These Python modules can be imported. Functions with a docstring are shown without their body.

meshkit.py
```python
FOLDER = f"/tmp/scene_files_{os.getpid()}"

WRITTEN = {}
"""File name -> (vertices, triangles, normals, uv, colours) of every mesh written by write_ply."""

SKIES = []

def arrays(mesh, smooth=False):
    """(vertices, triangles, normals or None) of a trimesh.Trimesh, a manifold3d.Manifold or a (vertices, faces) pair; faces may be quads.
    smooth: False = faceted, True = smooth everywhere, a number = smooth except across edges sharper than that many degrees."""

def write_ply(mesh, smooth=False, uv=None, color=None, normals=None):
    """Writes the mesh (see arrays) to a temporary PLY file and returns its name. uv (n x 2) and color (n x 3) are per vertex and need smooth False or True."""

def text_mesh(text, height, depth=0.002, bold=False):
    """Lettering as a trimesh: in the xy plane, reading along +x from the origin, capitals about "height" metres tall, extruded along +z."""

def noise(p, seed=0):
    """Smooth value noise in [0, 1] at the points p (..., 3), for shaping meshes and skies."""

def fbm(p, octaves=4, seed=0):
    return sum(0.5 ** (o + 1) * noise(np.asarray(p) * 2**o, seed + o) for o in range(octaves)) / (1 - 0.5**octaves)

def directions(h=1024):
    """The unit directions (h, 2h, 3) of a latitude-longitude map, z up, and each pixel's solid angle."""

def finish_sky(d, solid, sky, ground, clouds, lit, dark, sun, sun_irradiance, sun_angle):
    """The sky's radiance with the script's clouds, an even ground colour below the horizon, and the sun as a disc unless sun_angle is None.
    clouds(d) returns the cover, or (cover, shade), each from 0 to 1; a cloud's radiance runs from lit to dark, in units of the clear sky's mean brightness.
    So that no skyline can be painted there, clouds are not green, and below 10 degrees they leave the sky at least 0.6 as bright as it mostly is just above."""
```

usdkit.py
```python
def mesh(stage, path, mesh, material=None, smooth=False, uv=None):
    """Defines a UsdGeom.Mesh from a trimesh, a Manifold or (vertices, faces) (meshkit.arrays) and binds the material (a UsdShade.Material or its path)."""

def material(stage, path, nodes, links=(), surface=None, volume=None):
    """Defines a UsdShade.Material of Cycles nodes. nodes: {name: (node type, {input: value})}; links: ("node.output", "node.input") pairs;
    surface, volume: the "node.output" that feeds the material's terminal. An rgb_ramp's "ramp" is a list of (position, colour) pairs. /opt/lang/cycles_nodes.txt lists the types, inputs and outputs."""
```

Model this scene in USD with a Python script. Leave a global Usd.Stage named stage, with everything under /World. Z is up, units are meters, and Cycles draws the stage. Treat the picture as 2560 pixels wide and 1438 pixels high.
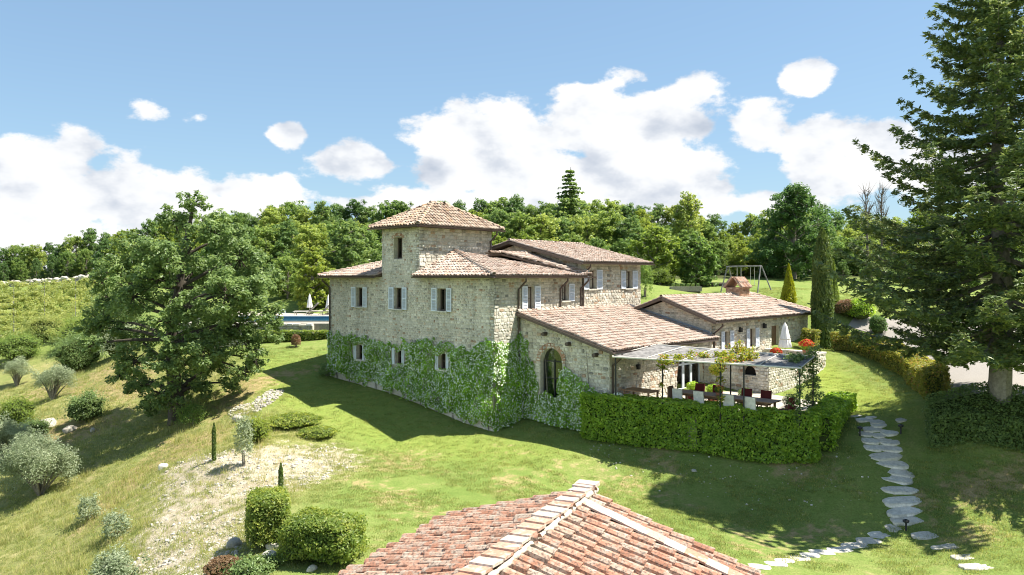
import math, random, numpy as np, trimesh, shapely, usdkit, meshkit
from shapely.geometry import Polygon, Point, box as sbox
from shapely import affinity
from pxr import Usd, UsdGeom, UsdLux, UsdShade, Gf, Sdf, Vt

stage = Usd.Stage.CreateInMemory()
UsdGeom.SetStageUpAxis(stage, 'Z'); UsdGeom.SetStageMetersPerUnit(stage, 1.0)
UsdGeom.Xform.Define(stage, '/World'); UsdGeom.Scope.Define(stage, '/World/Looks')
FPX, CX, HY, EYE = 1900.0, 1280.0, 693.0, 7.6

# ------------------------------------------------------------------ camera, sky, sun, exposure
cam = UsdGeom.Camera.Define(stage, '/World/camera')
cam.CreateHorizontalApertureAttr(36.0); cam.CreateVerticalApertureAttr(36.0 * 575 / 1024)
cam.CreateFocalLengthAttr(36.0 * FPX / 2560); cam.CreateVerticalApertureOffsetAttr(-26 / 2560 * 36)
cam.CreateExposureAttr(1.50)
cam.AddTranslateOp().Set((0, 0, EYE)); cam.AddRotateXOp().Set(90.0)
SUN_AZ, SUN_EL = math.radians(91), math.radians(60)

def mat(name, nodes, links, surface=None, volume=None):
    return usdkit.material(stage, '/World/Looks/' + name, nodes, links, surface, volume)

def sky_material():
    n = {'sky': ('sky_texture', {'sky_type': 'single_scattering', 'sun_disc': False, 'sun_elevation': SUN_EL, 'sun_rotation': SUN_AZ, 'altitude': 300.0, 'air_density': 1.15, 'aerosol_density': 0.6, 'ozone_density': 2.0}),
         'tint': ('mix_color', {'blend_type': 'multiply', 'fac': 1.0, 'use_clamp': False, 'b': (0.85, 0.85, 0.85)}),
         'soft': ('gamma', {'gamma': 0.55}), 'tint2': ('mix_color', {'blend_type': 'multiply', 'fac': 1.0, 'use_clamp': False, 'b': (1.13, 1.44, 1.70)}),
         'tc': ('texture_coordinate', {}), 'xyz': ('separate_xyz', {}),
         'az': ('math', {'math_type': 'arctan2'}), 'el': ('math', {'math_type': 'arcsine'}), 'ae': ('combine_xyz', {'z': 0.0}),
         'stretch': ('mapping', {'scale': (1, 1, 1.7)}),
         'n1': ('noise_texture', {'scale': 13.0, 'detail': 9.0, 'roughness': 0.60}),
         'n2': ('noise_texture', {'scale': 5.0, 'detail': 5.0, 'roughness': 0.5}),
         'off': ('vector_math', {'math_type': 'add', 'vector2': (0.022, 0.0, 0.060)}),
         'n3': ('noise_texture', {'scale': 10.0, 'detail': 6.0, 'roughness': 0.52}),
         'n4': ('noise_texture', {'scale': 10.0, 'detail': 6.0, 'roughness': 0.52})}
    L = [('sky.color', 'tint.a'), ('tc.generated', 'xyz.vector'), ('xyz.x', 'az.value1'), ('xyz.y', 'az.value2'), ('xyz.z', 'el.value1'),
         ('az.value', 'ae.x'), ('el.value', 'ae.y'), ('tc.generated', 'stretch.vector'), ('stretch.vector', 'n1.vector'), ('stretch.vector', 'n2.vector'),
         ('stretch.vector', 'off.vector1'), ('off.vector', 'n3.vector'), ('stretch.vector', 'n4.vector')]
    # cumulus banks: centre and half-size in radians of azimuth and elevation, weight
    spots = [(100, 470, 210, 130, 1), (310, 480, 190, 105, 1), (460, 500, 120, 90, 1), (170, 400, 120, 85, 1), (40, 420, 110, 80, 1), (80, 600, 330, 70, .9), (640, 500, 100, 60, 1), (590, 480, 55, 50, .9),
             (705, 478, 45, 40, .9), (718, 332, 52, 38, 1), (370, 285, 72, 28, .42), (495, 292, 46, 30, .36), (885, 408, 112, 48, .9), (1130, 390, 125, 120, 1.1), (1290, 340, 130, 85, 1.1),
             (1480, 320, 150, 100, 1.1), (1650, 320, 155, 90, 1.1), (1590, 440, 240, 100, 1.1), (1330, 440, 270, 80, 1.1), (1690, 245, 100, 50, .8), (1570, 190, 85, 34, .55), (1800, 480, 100, 70, .8),
             (1000, 490, 80, 35, .6), (2015, 188, 74, 52, 1.0), (1900, 310, 100, 60, 1), (2060, 335, 130, 62, 1), (2190, 370, 130, 75, 1), (2100, 440, 150, 65, 1), (2300, 420, 170, 90, 1), (2500, 430, 170, 80, .9),
             (1000, 520, 260, 34, .75), (1900, 505, 260, 34, .7), (1150, 505, 160, 40, .8), (1480, 515, 200, 40, .8), (330, 590, 300, 50, .7), (60, 560, 260, 110, 1), (-300, 420, 330, 120, 1), (2900, 380, 300, 120, 1), (-900, 500, 300, 110, .9)]
    last = None; banks = []
    for px, py, rx, ry, w in spots:
        a = math.atan((px - CX) / FPX); banks.append((a, math.atan((HY - py) / FPX * math.cos(a)), rx / FPX * math.cos(a) ** 2, ry / FPX * math.cos(a), w))
    # unseen cumulus added all round for fill light, with a few clouds higher up
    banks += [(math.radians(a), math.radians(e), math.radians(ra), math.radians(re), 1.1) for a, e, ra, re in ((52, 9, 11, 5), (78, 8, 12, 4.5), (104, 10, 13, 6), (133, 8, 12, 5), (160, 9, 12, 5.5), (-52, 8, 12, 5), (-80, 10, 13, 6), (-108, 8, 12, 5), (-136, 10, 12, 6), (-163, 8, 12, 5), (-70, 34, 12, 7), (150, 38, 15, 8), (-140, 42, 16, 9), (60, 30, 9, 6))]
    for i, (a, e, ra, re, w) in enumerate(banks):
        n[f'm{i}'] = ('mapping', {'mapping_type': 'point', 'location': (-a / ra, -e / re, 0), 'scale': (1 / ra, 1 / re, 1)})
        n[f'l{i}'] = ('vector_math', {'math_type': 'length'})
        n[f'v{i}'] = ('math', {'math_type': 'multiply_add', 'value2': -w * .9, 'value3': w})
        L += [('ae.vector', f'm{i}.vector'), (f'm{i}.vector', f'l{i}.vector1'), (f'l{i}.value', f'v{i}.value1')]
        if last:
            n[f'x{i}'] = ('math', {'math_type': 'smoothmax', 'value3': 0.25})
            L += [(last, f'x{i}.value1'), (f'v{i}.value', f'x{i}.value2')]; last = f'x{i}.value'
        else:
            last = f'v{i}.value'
    n.update({'na': ('math', {'math_type': 'multiply_add', 'value2': 1.9, 'value3': -.95}),
              'nb': ('math', {'math_type': 'multiply_add', 'value2': 0.9, 'value3': -0.45}),
              'sum1': ('math', {'math_type': 'add'}), 'sum2': ('math', {'math_type': 'add'}),
              'cover': ('map_range', {'range_type': 'smoothstep', 'from_min': 0.06, 'from_max': 0.32, 'to_min': 0.0, 'to_max': 1.0, 'clamp': True}),
              # puffs: brighter where the cloud thins out towards the sun
              'dif': ('math', {'math_type': 'subtract'}), 'puff': ('math', {'math_type': 'multiply_add', 'value2': 3.8, 'value3': 0.55}),
              'thick': ('math', {'math_type': 'multiply_add', 'value2': -0.85, 'value3': 1.0}), 'lit': ('math', {'math_type': 'add', 'use_clamp': False}),
              'ramp': ('rgb_ramp', {'ramp': [(0.0, (2.5, 2.8, 3.3)), (0.30, (3.4, 3.6, 3.95)), (0.52, (4.3, 4.4, 4.55)), (0.75, (4.8, 4.8, 4.85)), (1.0, (5.1, 5.1, 5.1))]}),
              'half': ('math', {'math_type': 'multiply', 'value2': 0.55}),
              'mix': ('mix_color', {'use_clamp': False}), 'bg': ('background_shader', {'strength': 0.078})})
    L += [('n1.fac', 'na.value1'), ('n2.fac', 'nb.value1'), (last, 'sum1.value1'), ('na.value', 'sum1.value2'), ('sum1.value', 'sum2.value1'), ('nb.value', 'sum2.value2'), ('sum2.value', 'cover.value'),
          ('n4.fac', 'dif.value1'), ('n3.fac', 'dif.value2'), ('dif.value', 'puff.value1'), ('n2.fac', 'thick.value1'), ('puff.value', 'lit.value1'), ('thick.value', 'lit.value2'), ('lit.value', 'half.value1'), ('half.value', 'ramp.fac'),
          ('tint.result', 'soft.color'), ('soft.color', 'tint2.a'), ('tint2.result', 'mix.a'), ('ramp.color', 'mix.b'), ('cover.result', 'mix.fac'), ('mix.result', 'bg.color')]
    return mat('sky', n, L, surface='bg.background')

dome = UsdLux.DomeLight.Define(stage, '/World/sky'); dome.GetPrim().SetCustomDataByKey('kind', 'structure')
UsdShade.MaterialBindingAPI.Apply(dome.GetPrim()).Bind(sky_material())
sun = UsdLux.DistantLight.Define(stage, '/World/sun')
sun.CreateNormalizeAttr(True); sun.CreateIntensityAttr(1.08); sun.CreateAngleAttr(0.5); sun.CreateColorAttr(Gf.Vec3f(1.0, 0.95, 0.86))
_z = np.array([math.sin(SUN_AZ) * math.cos(SUN_EL), math.cos(SUN_AZ) * math.cos(SUN_EL), math.sin(SUN_EL)])
_x = np.cross([0, 0, 1], _z); _x /= np.linalg.norm(_x); _y = np.cross(_z, _x)
sun.AddTransformOp().Set(Gf.Matrix4d(*[float(t) for r in ((*_x, 0), (*_y, 0), (*_z, 0), (0, 0, 0, 1)) for t in r]))

# ------------------------------------------------------------------ frames of reference
CA, SA = math.cos(math.radians(47)), math.sin(math.radians(47))
U = np.array([CA, SA, 0.0]); V = np.array([-SA, CA, 0.0]); ZUP = np.array([0, 0, 1.0])   # the farmhouse's two wall directions
N0 = np.array([-0.884, 37.3, 0.0])                                                     # its nearest corner
def UV(u, v, z=0.0): return N0 + u * U + v * V + np.array([0, 0, z])
def P(px, py, D): return np.array([(px - CX) / FPX * D, D, EYE + (HY - py) / FPX * D])

# ------------------------------------------------------------------ terrain
_c = [UV(*t) for t in [(0, 0, 0), (0, 14.2, 1.5), (-4, 4, -.1), (-4, 10, .8), (1.2, -4.6, .15), (2.2, -9.3, .12), (3.2, -14.3, .08), (-.9, -5.5, -.5), (.2, -9.5, -.95), (1.0, -13.5, -1.05), (1.6, -17, -1.0), (4.6, -17.4, -.3), (-2.5, -9, -1.0), (10.2, -14.3, 1.5), (6, -10, 1.2), (10, -9.2, 1.5), (18.3, -9.4, 2.35), (25, -7, 3.0), (13, 12, 5), (26, 3, 5.6), (7, 18, 4.2), (3, 8, 1.8)]]
_c += [P(*t) for t in [(1000, 1110, 36.3), (900, 1200, 30.6), (1100, 1250, 28.2), (1300, 1180, 32), (1700, 1290, 27.7), (1450, 1200, 31.8), (1890, 1420, 22.7), (2270, 1300, 26.8), (2180, 1050, 32), (2212, 1170, 29.0), (2190, 1105, 30.5), (2245, 1235, 27.8), (2130, 1170, 29.1), (2310, 1170, 28.9), (2150, 1235, 27.9), (2335, 1235, 27.4), (2275, 1100, 30.4), (2450, 1215, 27.4), (2500, 1400, 23.0), (2430, 1330, 25.2),
       (2560, 1160, 28.2), (2300, 1115, 29.8), (2495, 1040, 29.5), (2400, 950, 36), (2280, 850, 48), (2300, 985, 34), (2080, 890, 45), (2100, 730, 65), (1900, 722, 60), (1650, 720, 58), (1700, 700, 75), (2200, 700, 80), (2000, 757, 54), (2300, 760, 60),
       (440, 1050, 43), (700, 880, 50), (650, 858, 54), (600, 920, 48), (640, 965, 44.5), (690, 1000, 41), (850, 1110, 35.5), (600, 1040, 40), (535, 1150, 33), (702, 1255, 27.7), (700, 1400, 22), (800, 1330, 24), (900, 1438, 21.0), (300, 1280, 31.5),
       (100, 1240, 38), (0, 1300, 36), (0, 1438, 29.5), (300, 1438, 25.5), (450, 1320, 27.5), (400, 1200, 33.5), (250, 1150, 40), (350, 1080, 43), (210, 1050, 47), (100, 990, 56), (0, 950, 62), (0, 1050, 50), (300, 920, 55), (350, 880, 58),
       (0, 870, 72), (150, 850, 70), (0, 712, 115), (240, 705, 105), (250, 800, 80), (0, 800, 85), (740, 852, 56.5), (700, 770, 70)]]
_c += [np.array(t, float) for t in [(-4, 62, 6.0), (0, 85, 7.6), (-30, 92, 8.0), (-60, 135, 9), (0, 145, 12), (60, 135, 11), (110, 150, 10), (-120, 160, 6), (130, 60, 6), (-120, 40, -8), (-60, 20, -7.5), (-30, 14, -4.2), (0, 6, -.6), (22, 6, .3), (42, 16, 2.2),
       (-14, 11, -2.0), (60, 40, 3.4), (0, -40, -1), (-300, 200, -2), (0, 320, 15), (300, 150, 8), (300, -200, 2), (-300, -200, -12)]]
_c = np.array(_c)
def _phi(r2): return np.where(r2 > 0, 0.5 * r2 * np.log(np.maximum(r2, 1e-12)), 0.0)
_n = len(_c); _A = np.zeros((_n + 3, _n + 3))
_A[:_n, :_n] = _phi(((_c[:, None, :2] - _c[None, :, :2]) ** 2).sum(-1)) + np.eye(_n) * .4
_A[:_n, _n:] = np.c_[np.ones(_n), _c[:, :2]]; _A[_n:, :_n] = _A[:_n, _n:].T
_w = np.linalg.solve(_A, np.r_[_c[:, 2], 0, 0, 0])

def sdf(poly, x, y):
    """Signed distance (inside positive) of points to a polygon's outline."""
    p = np.asarray(poly, float)[:, :2]; q = np.roll(p, -1, 0); best = np.full(x.shape, 1e9); inside = np.zeros(x.shape, bool)
    for (ax, ay), (bx, by) in zip(p, q):
        dx, dy = bx - ax, by - ay; t = np.clip(((x - ax) * dx + (y - ay) * dy) / (dx * dx + dy * dy + 1e-12), 0, 1)
        best = np.minimum(best, np.hypot(x - ax - t * dx, y - ay - t * dy))
        inside ^= ((ay > y) != (by > y)) & (x < dx * (y - ay) / (dy + 1e-12 * (dy == 0)) + ax)
    return np.where(inside, best, -best)

def ground0(x, y):
    x, y = np.asarray(x, float), np.asarray(y, float); sh = np.broadcast(x, y).shape
    x, y = np.broadcast_to(x, sh).ravel(), np.broadcast_to(y, sh).ravel(); out = np.empty(len(x))
    for s in range(0, len(x), 20000):
        a, b = x[s:s + 20000], y[s:s + 20000]
        out[s:s + 20000] = _phi((a[:, None] - _c[:, 0]) ** 2 + (b[:, None] - _c[:, 1]) ** 2) @ _w[:_n] + _w[_n] + _w[_n + 1] * a + _w[_n + 2] * b
    return out.reshape(sh)

def hit(f, px, py, near=9.0, far=170.0):
    D = np.arange(near, far, 0.15); z = EYE + (HY - py) / FPX * D - f((px - CX) / FPX * D, D)
    k = np.nonzero(z < 0)[0]
    if not len(k): return P(px, py, far)
    k = max(k[0], 1); d = D[k - 1] + 0.15 * z[k - 1] / (z[k - 1] - z[k] + 1e-12)
    return np.array([(px - CX) / FPX * d, d, EYE + (HY - py) / FPX * d])
def hits(f, pts): return np.array([hit(f, *p) for p in pts])

STONY = hits(ground0, [(395, 1190), (470, 1150), (600, 1125), (720, 1118), (850, 1122), (885, 1150), (790, 1200), (660, 1240), (610, 1330), (545, 1437), (330, 1437), (360, 1340), (420, 1250)])
DRY = [hits(ground0, p) for p in ([(560, 960), (640, 930), (700, 925), (815, 905), (815, 935), (690, 955), (620, 1020), (540, 1060), (470, 1060)], [(20, 985), (300, 900), (380, 880), (420, 960), (330, 1010), (180, 1000), (60, 1010)],
       [(80, 1040), (350, 1010), (330, 1060), (180, 1110), (240, 1180), (60, 1100)], [(420, 1090), (620, 1050), (560, 1120), (400, 1180), (330, 1290), (290, 1400), (180, 1330), (230, 1230), (330, 1150)], [(2330, 1180), (2560, 1160), (2560, 1260), (2420, 1275), (2330, 1240)])]
ROUGH = hits(ground0, [(-500, 880), (150, 900), (420, 870), (600, 900), (640, 975), (700, 1010), (760, 1050), (860, 1115), (900, 1170), (760, 1240), (700, 1300), (660, 1437), (-300, 1437)])
LAWN = np.array([UV(-7, 16)[:2], UV(-6, 5)[:2], UV(-3, -3)[:2], UV(1, -6)[:2], UV(0, 0)[:2], UV(0, 14.2)[:2], UV(-2, 20)[:2]])
UPPER_LAWN = np.array([hit(ground0, *p)[:2] for p in [(2020, 930), (2080, 890), (2300, 985), (2290, 1045), (2130, 1040), (2060, 1000)]])
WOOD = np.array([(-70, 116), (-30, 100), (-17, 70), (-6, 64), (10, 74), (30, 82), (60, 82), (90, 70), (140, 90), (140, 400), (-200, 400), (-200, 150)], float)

def ground(x, y):
    x, y = np.asarray(x, float), np.asarray(y, float)
    z = ground0(x, y); r = np.clip(sdf(ROUGH, x, y) / 2.5, 0, 1); q = np.stack([x, y, 0 * x], -1)
    return z + r * (0.32 * (meshkit.fbm(q * 0.55, 3, 3) - .5) + 0.10 * (meshkit.fbm(q * 2.2, 2, 5) - .5)) + 0.05 * (meshkit.fbm(q * .8, 2, 8) - .5)
def G(px, py, **k): return hit(ground, px, py, **k)
def gz(p): return float(ground(np.array([p[0]]), np.array([p[1]]))[0])

# ------------------------------------------------------------------ writing objects
taken = {}
def numbered(parent, name):
    k = taken.get((parent, name), -1) + 1; taken[(parent, name)] = k
    return f'{parent}/{name}' if k == 0 else f'{parent}/{name}_{k:03d}'
LOC = {}
def thing(name, label, cat, loc=(0, 0, 0), rotz=0.0, group=None, kind=None, scale=None):
    path = numbered('/World', name); x = UsdGeom.Xform.Define(stage, path)
    x.AddTranslateOp().Set(tuple(map(float, loc))); x.AddRotateZOp().Set(float(rotz))
    x.AddScaleOp().Set(Gf.Vec3f(*(scale or (1, 1, 1))))
    LOC[path] = np.asarray(loc, float)
    tag(x.GetPrim(), label, cat, group, kind)
    return path
def tag(prim, label=None, cat=None, group=None, kind=None):
    for k, v in (('label', label), ('category', cat), ('group', group), ('kind', kind)):
        if v: prim.SetCustomDataByKey(k, v)
def copy(src, label, loc, rotz=0.0, scale=(1, 1, 1), group=None, cat=None):
    name = src.rsplit('/', 1)[1]
    base = name[:-4] if name[-4:-3] == '_' and name[-3:].isdigit() else name
    path = numbered('/World', base); x = UsdGeom.Xform.Define(stage, path)
    x.AddTranslateOp().Set(tuple(map(float, loc))); x.AddRotateZOp().Set(float(rotz)); x.AddScaleOp().Set(Gf.Vec3f(*map(float, scale)))
    x.GetPrim().GetReferences().AddInternalReference(src); x.GetPrim().SetInstanceable(True)
    tag(x.GetPrim(), label, cat, group)
    return path
def root_loc(path):
    r = '/'.join(path.split('/')[:3]); return LOC.get(r, np.zeros(3))
def part(parent, name, mesh, material, smooth=False, tint=None, label=None, kind=None, local=False):
    """One mesh below a thing or a part (or a piece of the setting, parent '/World'); vertices in world metres unless local."""
    v, f = mesh if isinstance(mesh, tuple) else (np.asarray(mesh.vertices, float), np.asarray(mesh.faces))
    v = np.asarray(v, float)
    if not local: v = v - root_loc(parent)
    path = numbered(parent, name)
    m = usdkit.mesh(stage, path, (v, np.asarray(f)), material, smooth=smooth)
    if tint is not None:
        UsdGeom.PrimvarsAPI(m).CreatePrimvar('tint', Sdf.ValueTypeNames.FloatArray, 'vertex').Set(Vt.FloatArray.FromNumpy(np.asarray(tint, np.float32)))
    tag(m.GetPrim(), label, None, None, kind)
    return path
def solo(name, mesh, material, label, cat, group=None, kind=None, smooth=False, tint=None):
    path = part('/World', name, mesh, material, smooth, tint); tag(stage.GetPrimAtPath(path), label, cat, group, kind); return path

class MB:
    """Collects triangles of one mesh."""
    def __init__(s): s.v, s.f, s.t, s.n = [], [], [], 0
    def add(s, v, f, tint=0.5):
        v = np.asarray(v, float); f = np.asarray(f, int)
        if f.shape[1] == 4: f = np.vstack([f[:, [0, 1, 2]], f[:, [0, 2, 3]]])
        s.v.append(v); s.f.append(f + s.n); s.t.append(np.broadcast_to(np.asarray(tint, float), (len(v),))); s.n += len(v); return s
    def tm(s, m, tint=0.5): return s.add(m.vertices, m.faces, tint)
    def box(s, c, ax, ay, az, hx, hy, hz, tint=0.5):
        """Box at centre c with half-sizes along three axes."""
        c = np.asarray(c, float); k = np.array([[i, j, l] for i in (-1, 1) for j in (-1, 1) for l in (-1, 1)], float)
        v = c + k[:, :1] * hx * np.asarray(ax) + k[:, 1:2] * hy * np.asarray(ay) + k[:, 2:] * hz * np.asarray(az)
        f = [[0, 1, 3, 2], [4, 6, 7, 5], [0, 4, 5, 1], [2, 3, 7, 6], [0, 2, 6, 4], [1, 5, 7, 3]]
        return s.add(v, f, tint)
    def tube(s, pts, r, n=7, tint=0.5, cap=True):
        v, f = tube(pts, r, n, cap); return s.add(v, f, tint)
    def get(s): return np.vstack(s.v), np.vstack(s.f)
    def tints(s): return np.concatenate(s.t)
    def to(s, parent, name, material, smooth=False, label=None, kind=None, local=False): return part(parent, name, s.get(), material, smooth, s.tints() if smooth is False or smooth is True else None, label, kind, local)

def tube(pts, r, n=7, cap=True):
    p = np.asarray(pts, float); r = np.broadcast_to(np.asarray(r, float), (len(p),)); d = np.gradient(p, axis=0); d /= np.linalg.norm(d, axis=1, keepdims=True) + 1e-12
    ref = np.array([0.31, 0.17, 0.93]) if abs(d[:, 2]).mean() < 0.8 else np.array([0.93, 0.31, 0.1])
    a = np.cross(d, ref); a /= np.linalg.norm(a, axis=1, keepdims=True); b = np.cross(d, a); t = np.arange(n) / n * 2 * np.pi
    v = (p[:, None] + r[:, None, None] * (np.cos(t)[None, :, None] * a[:, None] + np.sin(t)[None, :, None] * b[:, None])).reshape(-1, 3)
    f = [[i * n + j, i * n + (j + 1) % n, (i + 1) * n + (j + 1) % n, (i + 1) * n + j] for i in range(len(p) - 1) for j in range(n)]
    f = np.array(f); f = np.vstack([f[:, [0, 1, 2]], f[:, [0, 2, 3]]])
    if cap:
        k = len(v); v = np.vstack([v, p[:1], p[-1:]]); m = (len(p) - 1) * n
        f = np.vstack([f, [[k, (j + 1) % n, j] for j in range(n)], [[k + 1, m + j, m + (j + 1) % n] for j in range(n)]])
    return v, f

def lathe(profile, c, n=14):
    """profile: (radius, z) pairs, upwards; c: foot."""
    pr = np.asarray(profile, float); t = np.arange(n) / n * 2 * np.pi
    v = np.stack([pr[:, None, 0] * np.cos(t), pr[:, None, 0] * np.sin(t), np.repeat(pr[:, 1:], n, 1)], -1).reshape(-1, 3) + np.asarray(c, float)
    f = np.array([[i * n + j, i * n + (j + 1) % n, (i + 1) * n + (j + 1) % n, (i + 1) * n + j] for i in range(len(pr) - 1) for j in range(n)])
    return v, np.vstack([f[:, [0, 1, 2]], f[:, [0, 2, 3]]])

# ------------------------------------------------------------------ materials
def ramp(*stops): return ('rgb_ramp', {'ramp': list(stops)})
def simple(name, col, rough=0.6, spec=0.4, metallic=0.0, noise=0.12, scale=8.0, bump=0.0):
    n = {'g': ('geometry', {}), 'n': ('noise_texture', {'scale': scale, 'detail': 5.0, 'roughness': .6}),
         'r': ramp((0.25, tuple(c * (1 - noise * 2) for c in col)), (0.75, tuple(min(1, c * (1 + noise)) for c in col))),
         'p': ('principled_bsdf', {'roughness': rough, 'specular_ior_level': spec, 'metallic': metallic})}
    L = [('g.position', 'n.vector'), ('n.fac', 'r.fac'), ('r.color', 'p.base_color')]
    if bump:
        n['b'] = ('bump', {'strength': bump, 'distance': 0.02}); L += [('n.fac', 'b.height'), ('b.normal', 'p.normal')]
    return mat(name, n, L, 'p.BSDF')

def leaf_mat(name, stops, trans=0.3, tcol=(0.16, 0.22, 0.03), rough=0.45, vary=0.35, spec=0.35):
    n = {'t': ('attribute', {'attribute': 'tint'}), 'r': ramp(*stops), 'o': ('object_info', {}),
         'vv': ('math', {'math_type': 'multiply_add', 'value2': vary, 'value3': 1.0 - vary / 2}), 'hv': ('math', {'math_type': 'multiply_add', 'value2': vary * -.09, 'value3': 0.5 + vary * .045}),
         'h': ('hsv', {}), 'p': ('principled_bsdf', {'roughness': rough, 'specular_ior_level': spec}),
         'h2': ('hsv', {'hue': 0.485, 'saturation': 1.1, 'value': 1.9}), 'tr': ('translucent_bsdf', {}), 'm': ('mix_closure', {'fac': min(.5, trans + .12)})}
    L = [('t.fac', 'r.fac'), ('r.color', 'h.color'), ('o.random', 'vv.value1'), ('vv.value', 'h.value'), ('o.random', 'hv.value1'), ('hv.value', 'h.hue'), ('h.color', 'p.base_color'), ('h.color', 'h2.color'), ('h2.color', 'tr.color'),
         ('p.BSDF', 'm.closure1'), ('tr.BSDF', 'm.closure2')]
    return mat(name, n, L, 'm.closure')

def stone_mat(name, stops, grain=0.35):
    n = {'t': ('attribute', {'attribute': 'tint'}), 'r': ramp(*stops), 'g': ('geometry', {}),
         'n': ('noise_texture', {'scale': 9.0, 'detail': 8.0, 'roughness': 0.68}), 'nr': ramp((0.3, (1 - grain,) * 3), (0.7, (1.12,) * 3)),
         'big': ('noise_texture', {'scale': 0.55, 'detail': 5.0, 'roughness': .6}), 'br': ramp((0.3, (0.86, 0.86, 0.85)), (0.62, (1.10, 1.09, 1.06))),
         'sm': ('mapping', {'scale': (1.1, 1.1, 0.16)}), 'sn': ('noise_texture', {'scale': 1.6, 'detail': 6.0, 'roughness': .65}), 'sr': ramp((0.32, (0.78, 0.78, 0.77)), (0.55, (1.06, 1.05, 1.04))), 'm3': ('mix_color', {'blend_type': 'multiply', 'fac': 0.9}),
         'm': ('mix_color', {'blend_type': 'multiply', 'fac': 1.0}), 'm2': ('mix_color', {'blend_type': 'multiply', 'fac': 1.0}),
         'b': ('bump', {'strength': 0.55, 'distance': 0.03}), 'p': ('principled_bsdf', {'roughness': 0.9, 'specular_ior_level': 0.15})}
    L = [('t.fac', 'r.fac'), ('g.position', 'n.vector'), ('g.position', 'big.vector'), ('n.fac', 'nr.fac'), ('big.fac', 'br.fac'), ('r.color', 'm.a'), ('nr.color', 'm.b'), ('m.result', 'm2.a'), ('br.color', 'm2.b'), ('g.position', 'sm.vector'), ('sm.vector', 'sn.vector'), ('sn.fac', 'sr.fac'), ('m2.result', 'm3.a'), ('sr.color', 'm3.b'), ('m3.result', 'p.base_color'),
         ('n.fac', 'b.height'), ('b.normal', 'p.normal')]
    return mat(name, n, L, 'p.BSDF')

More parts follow.
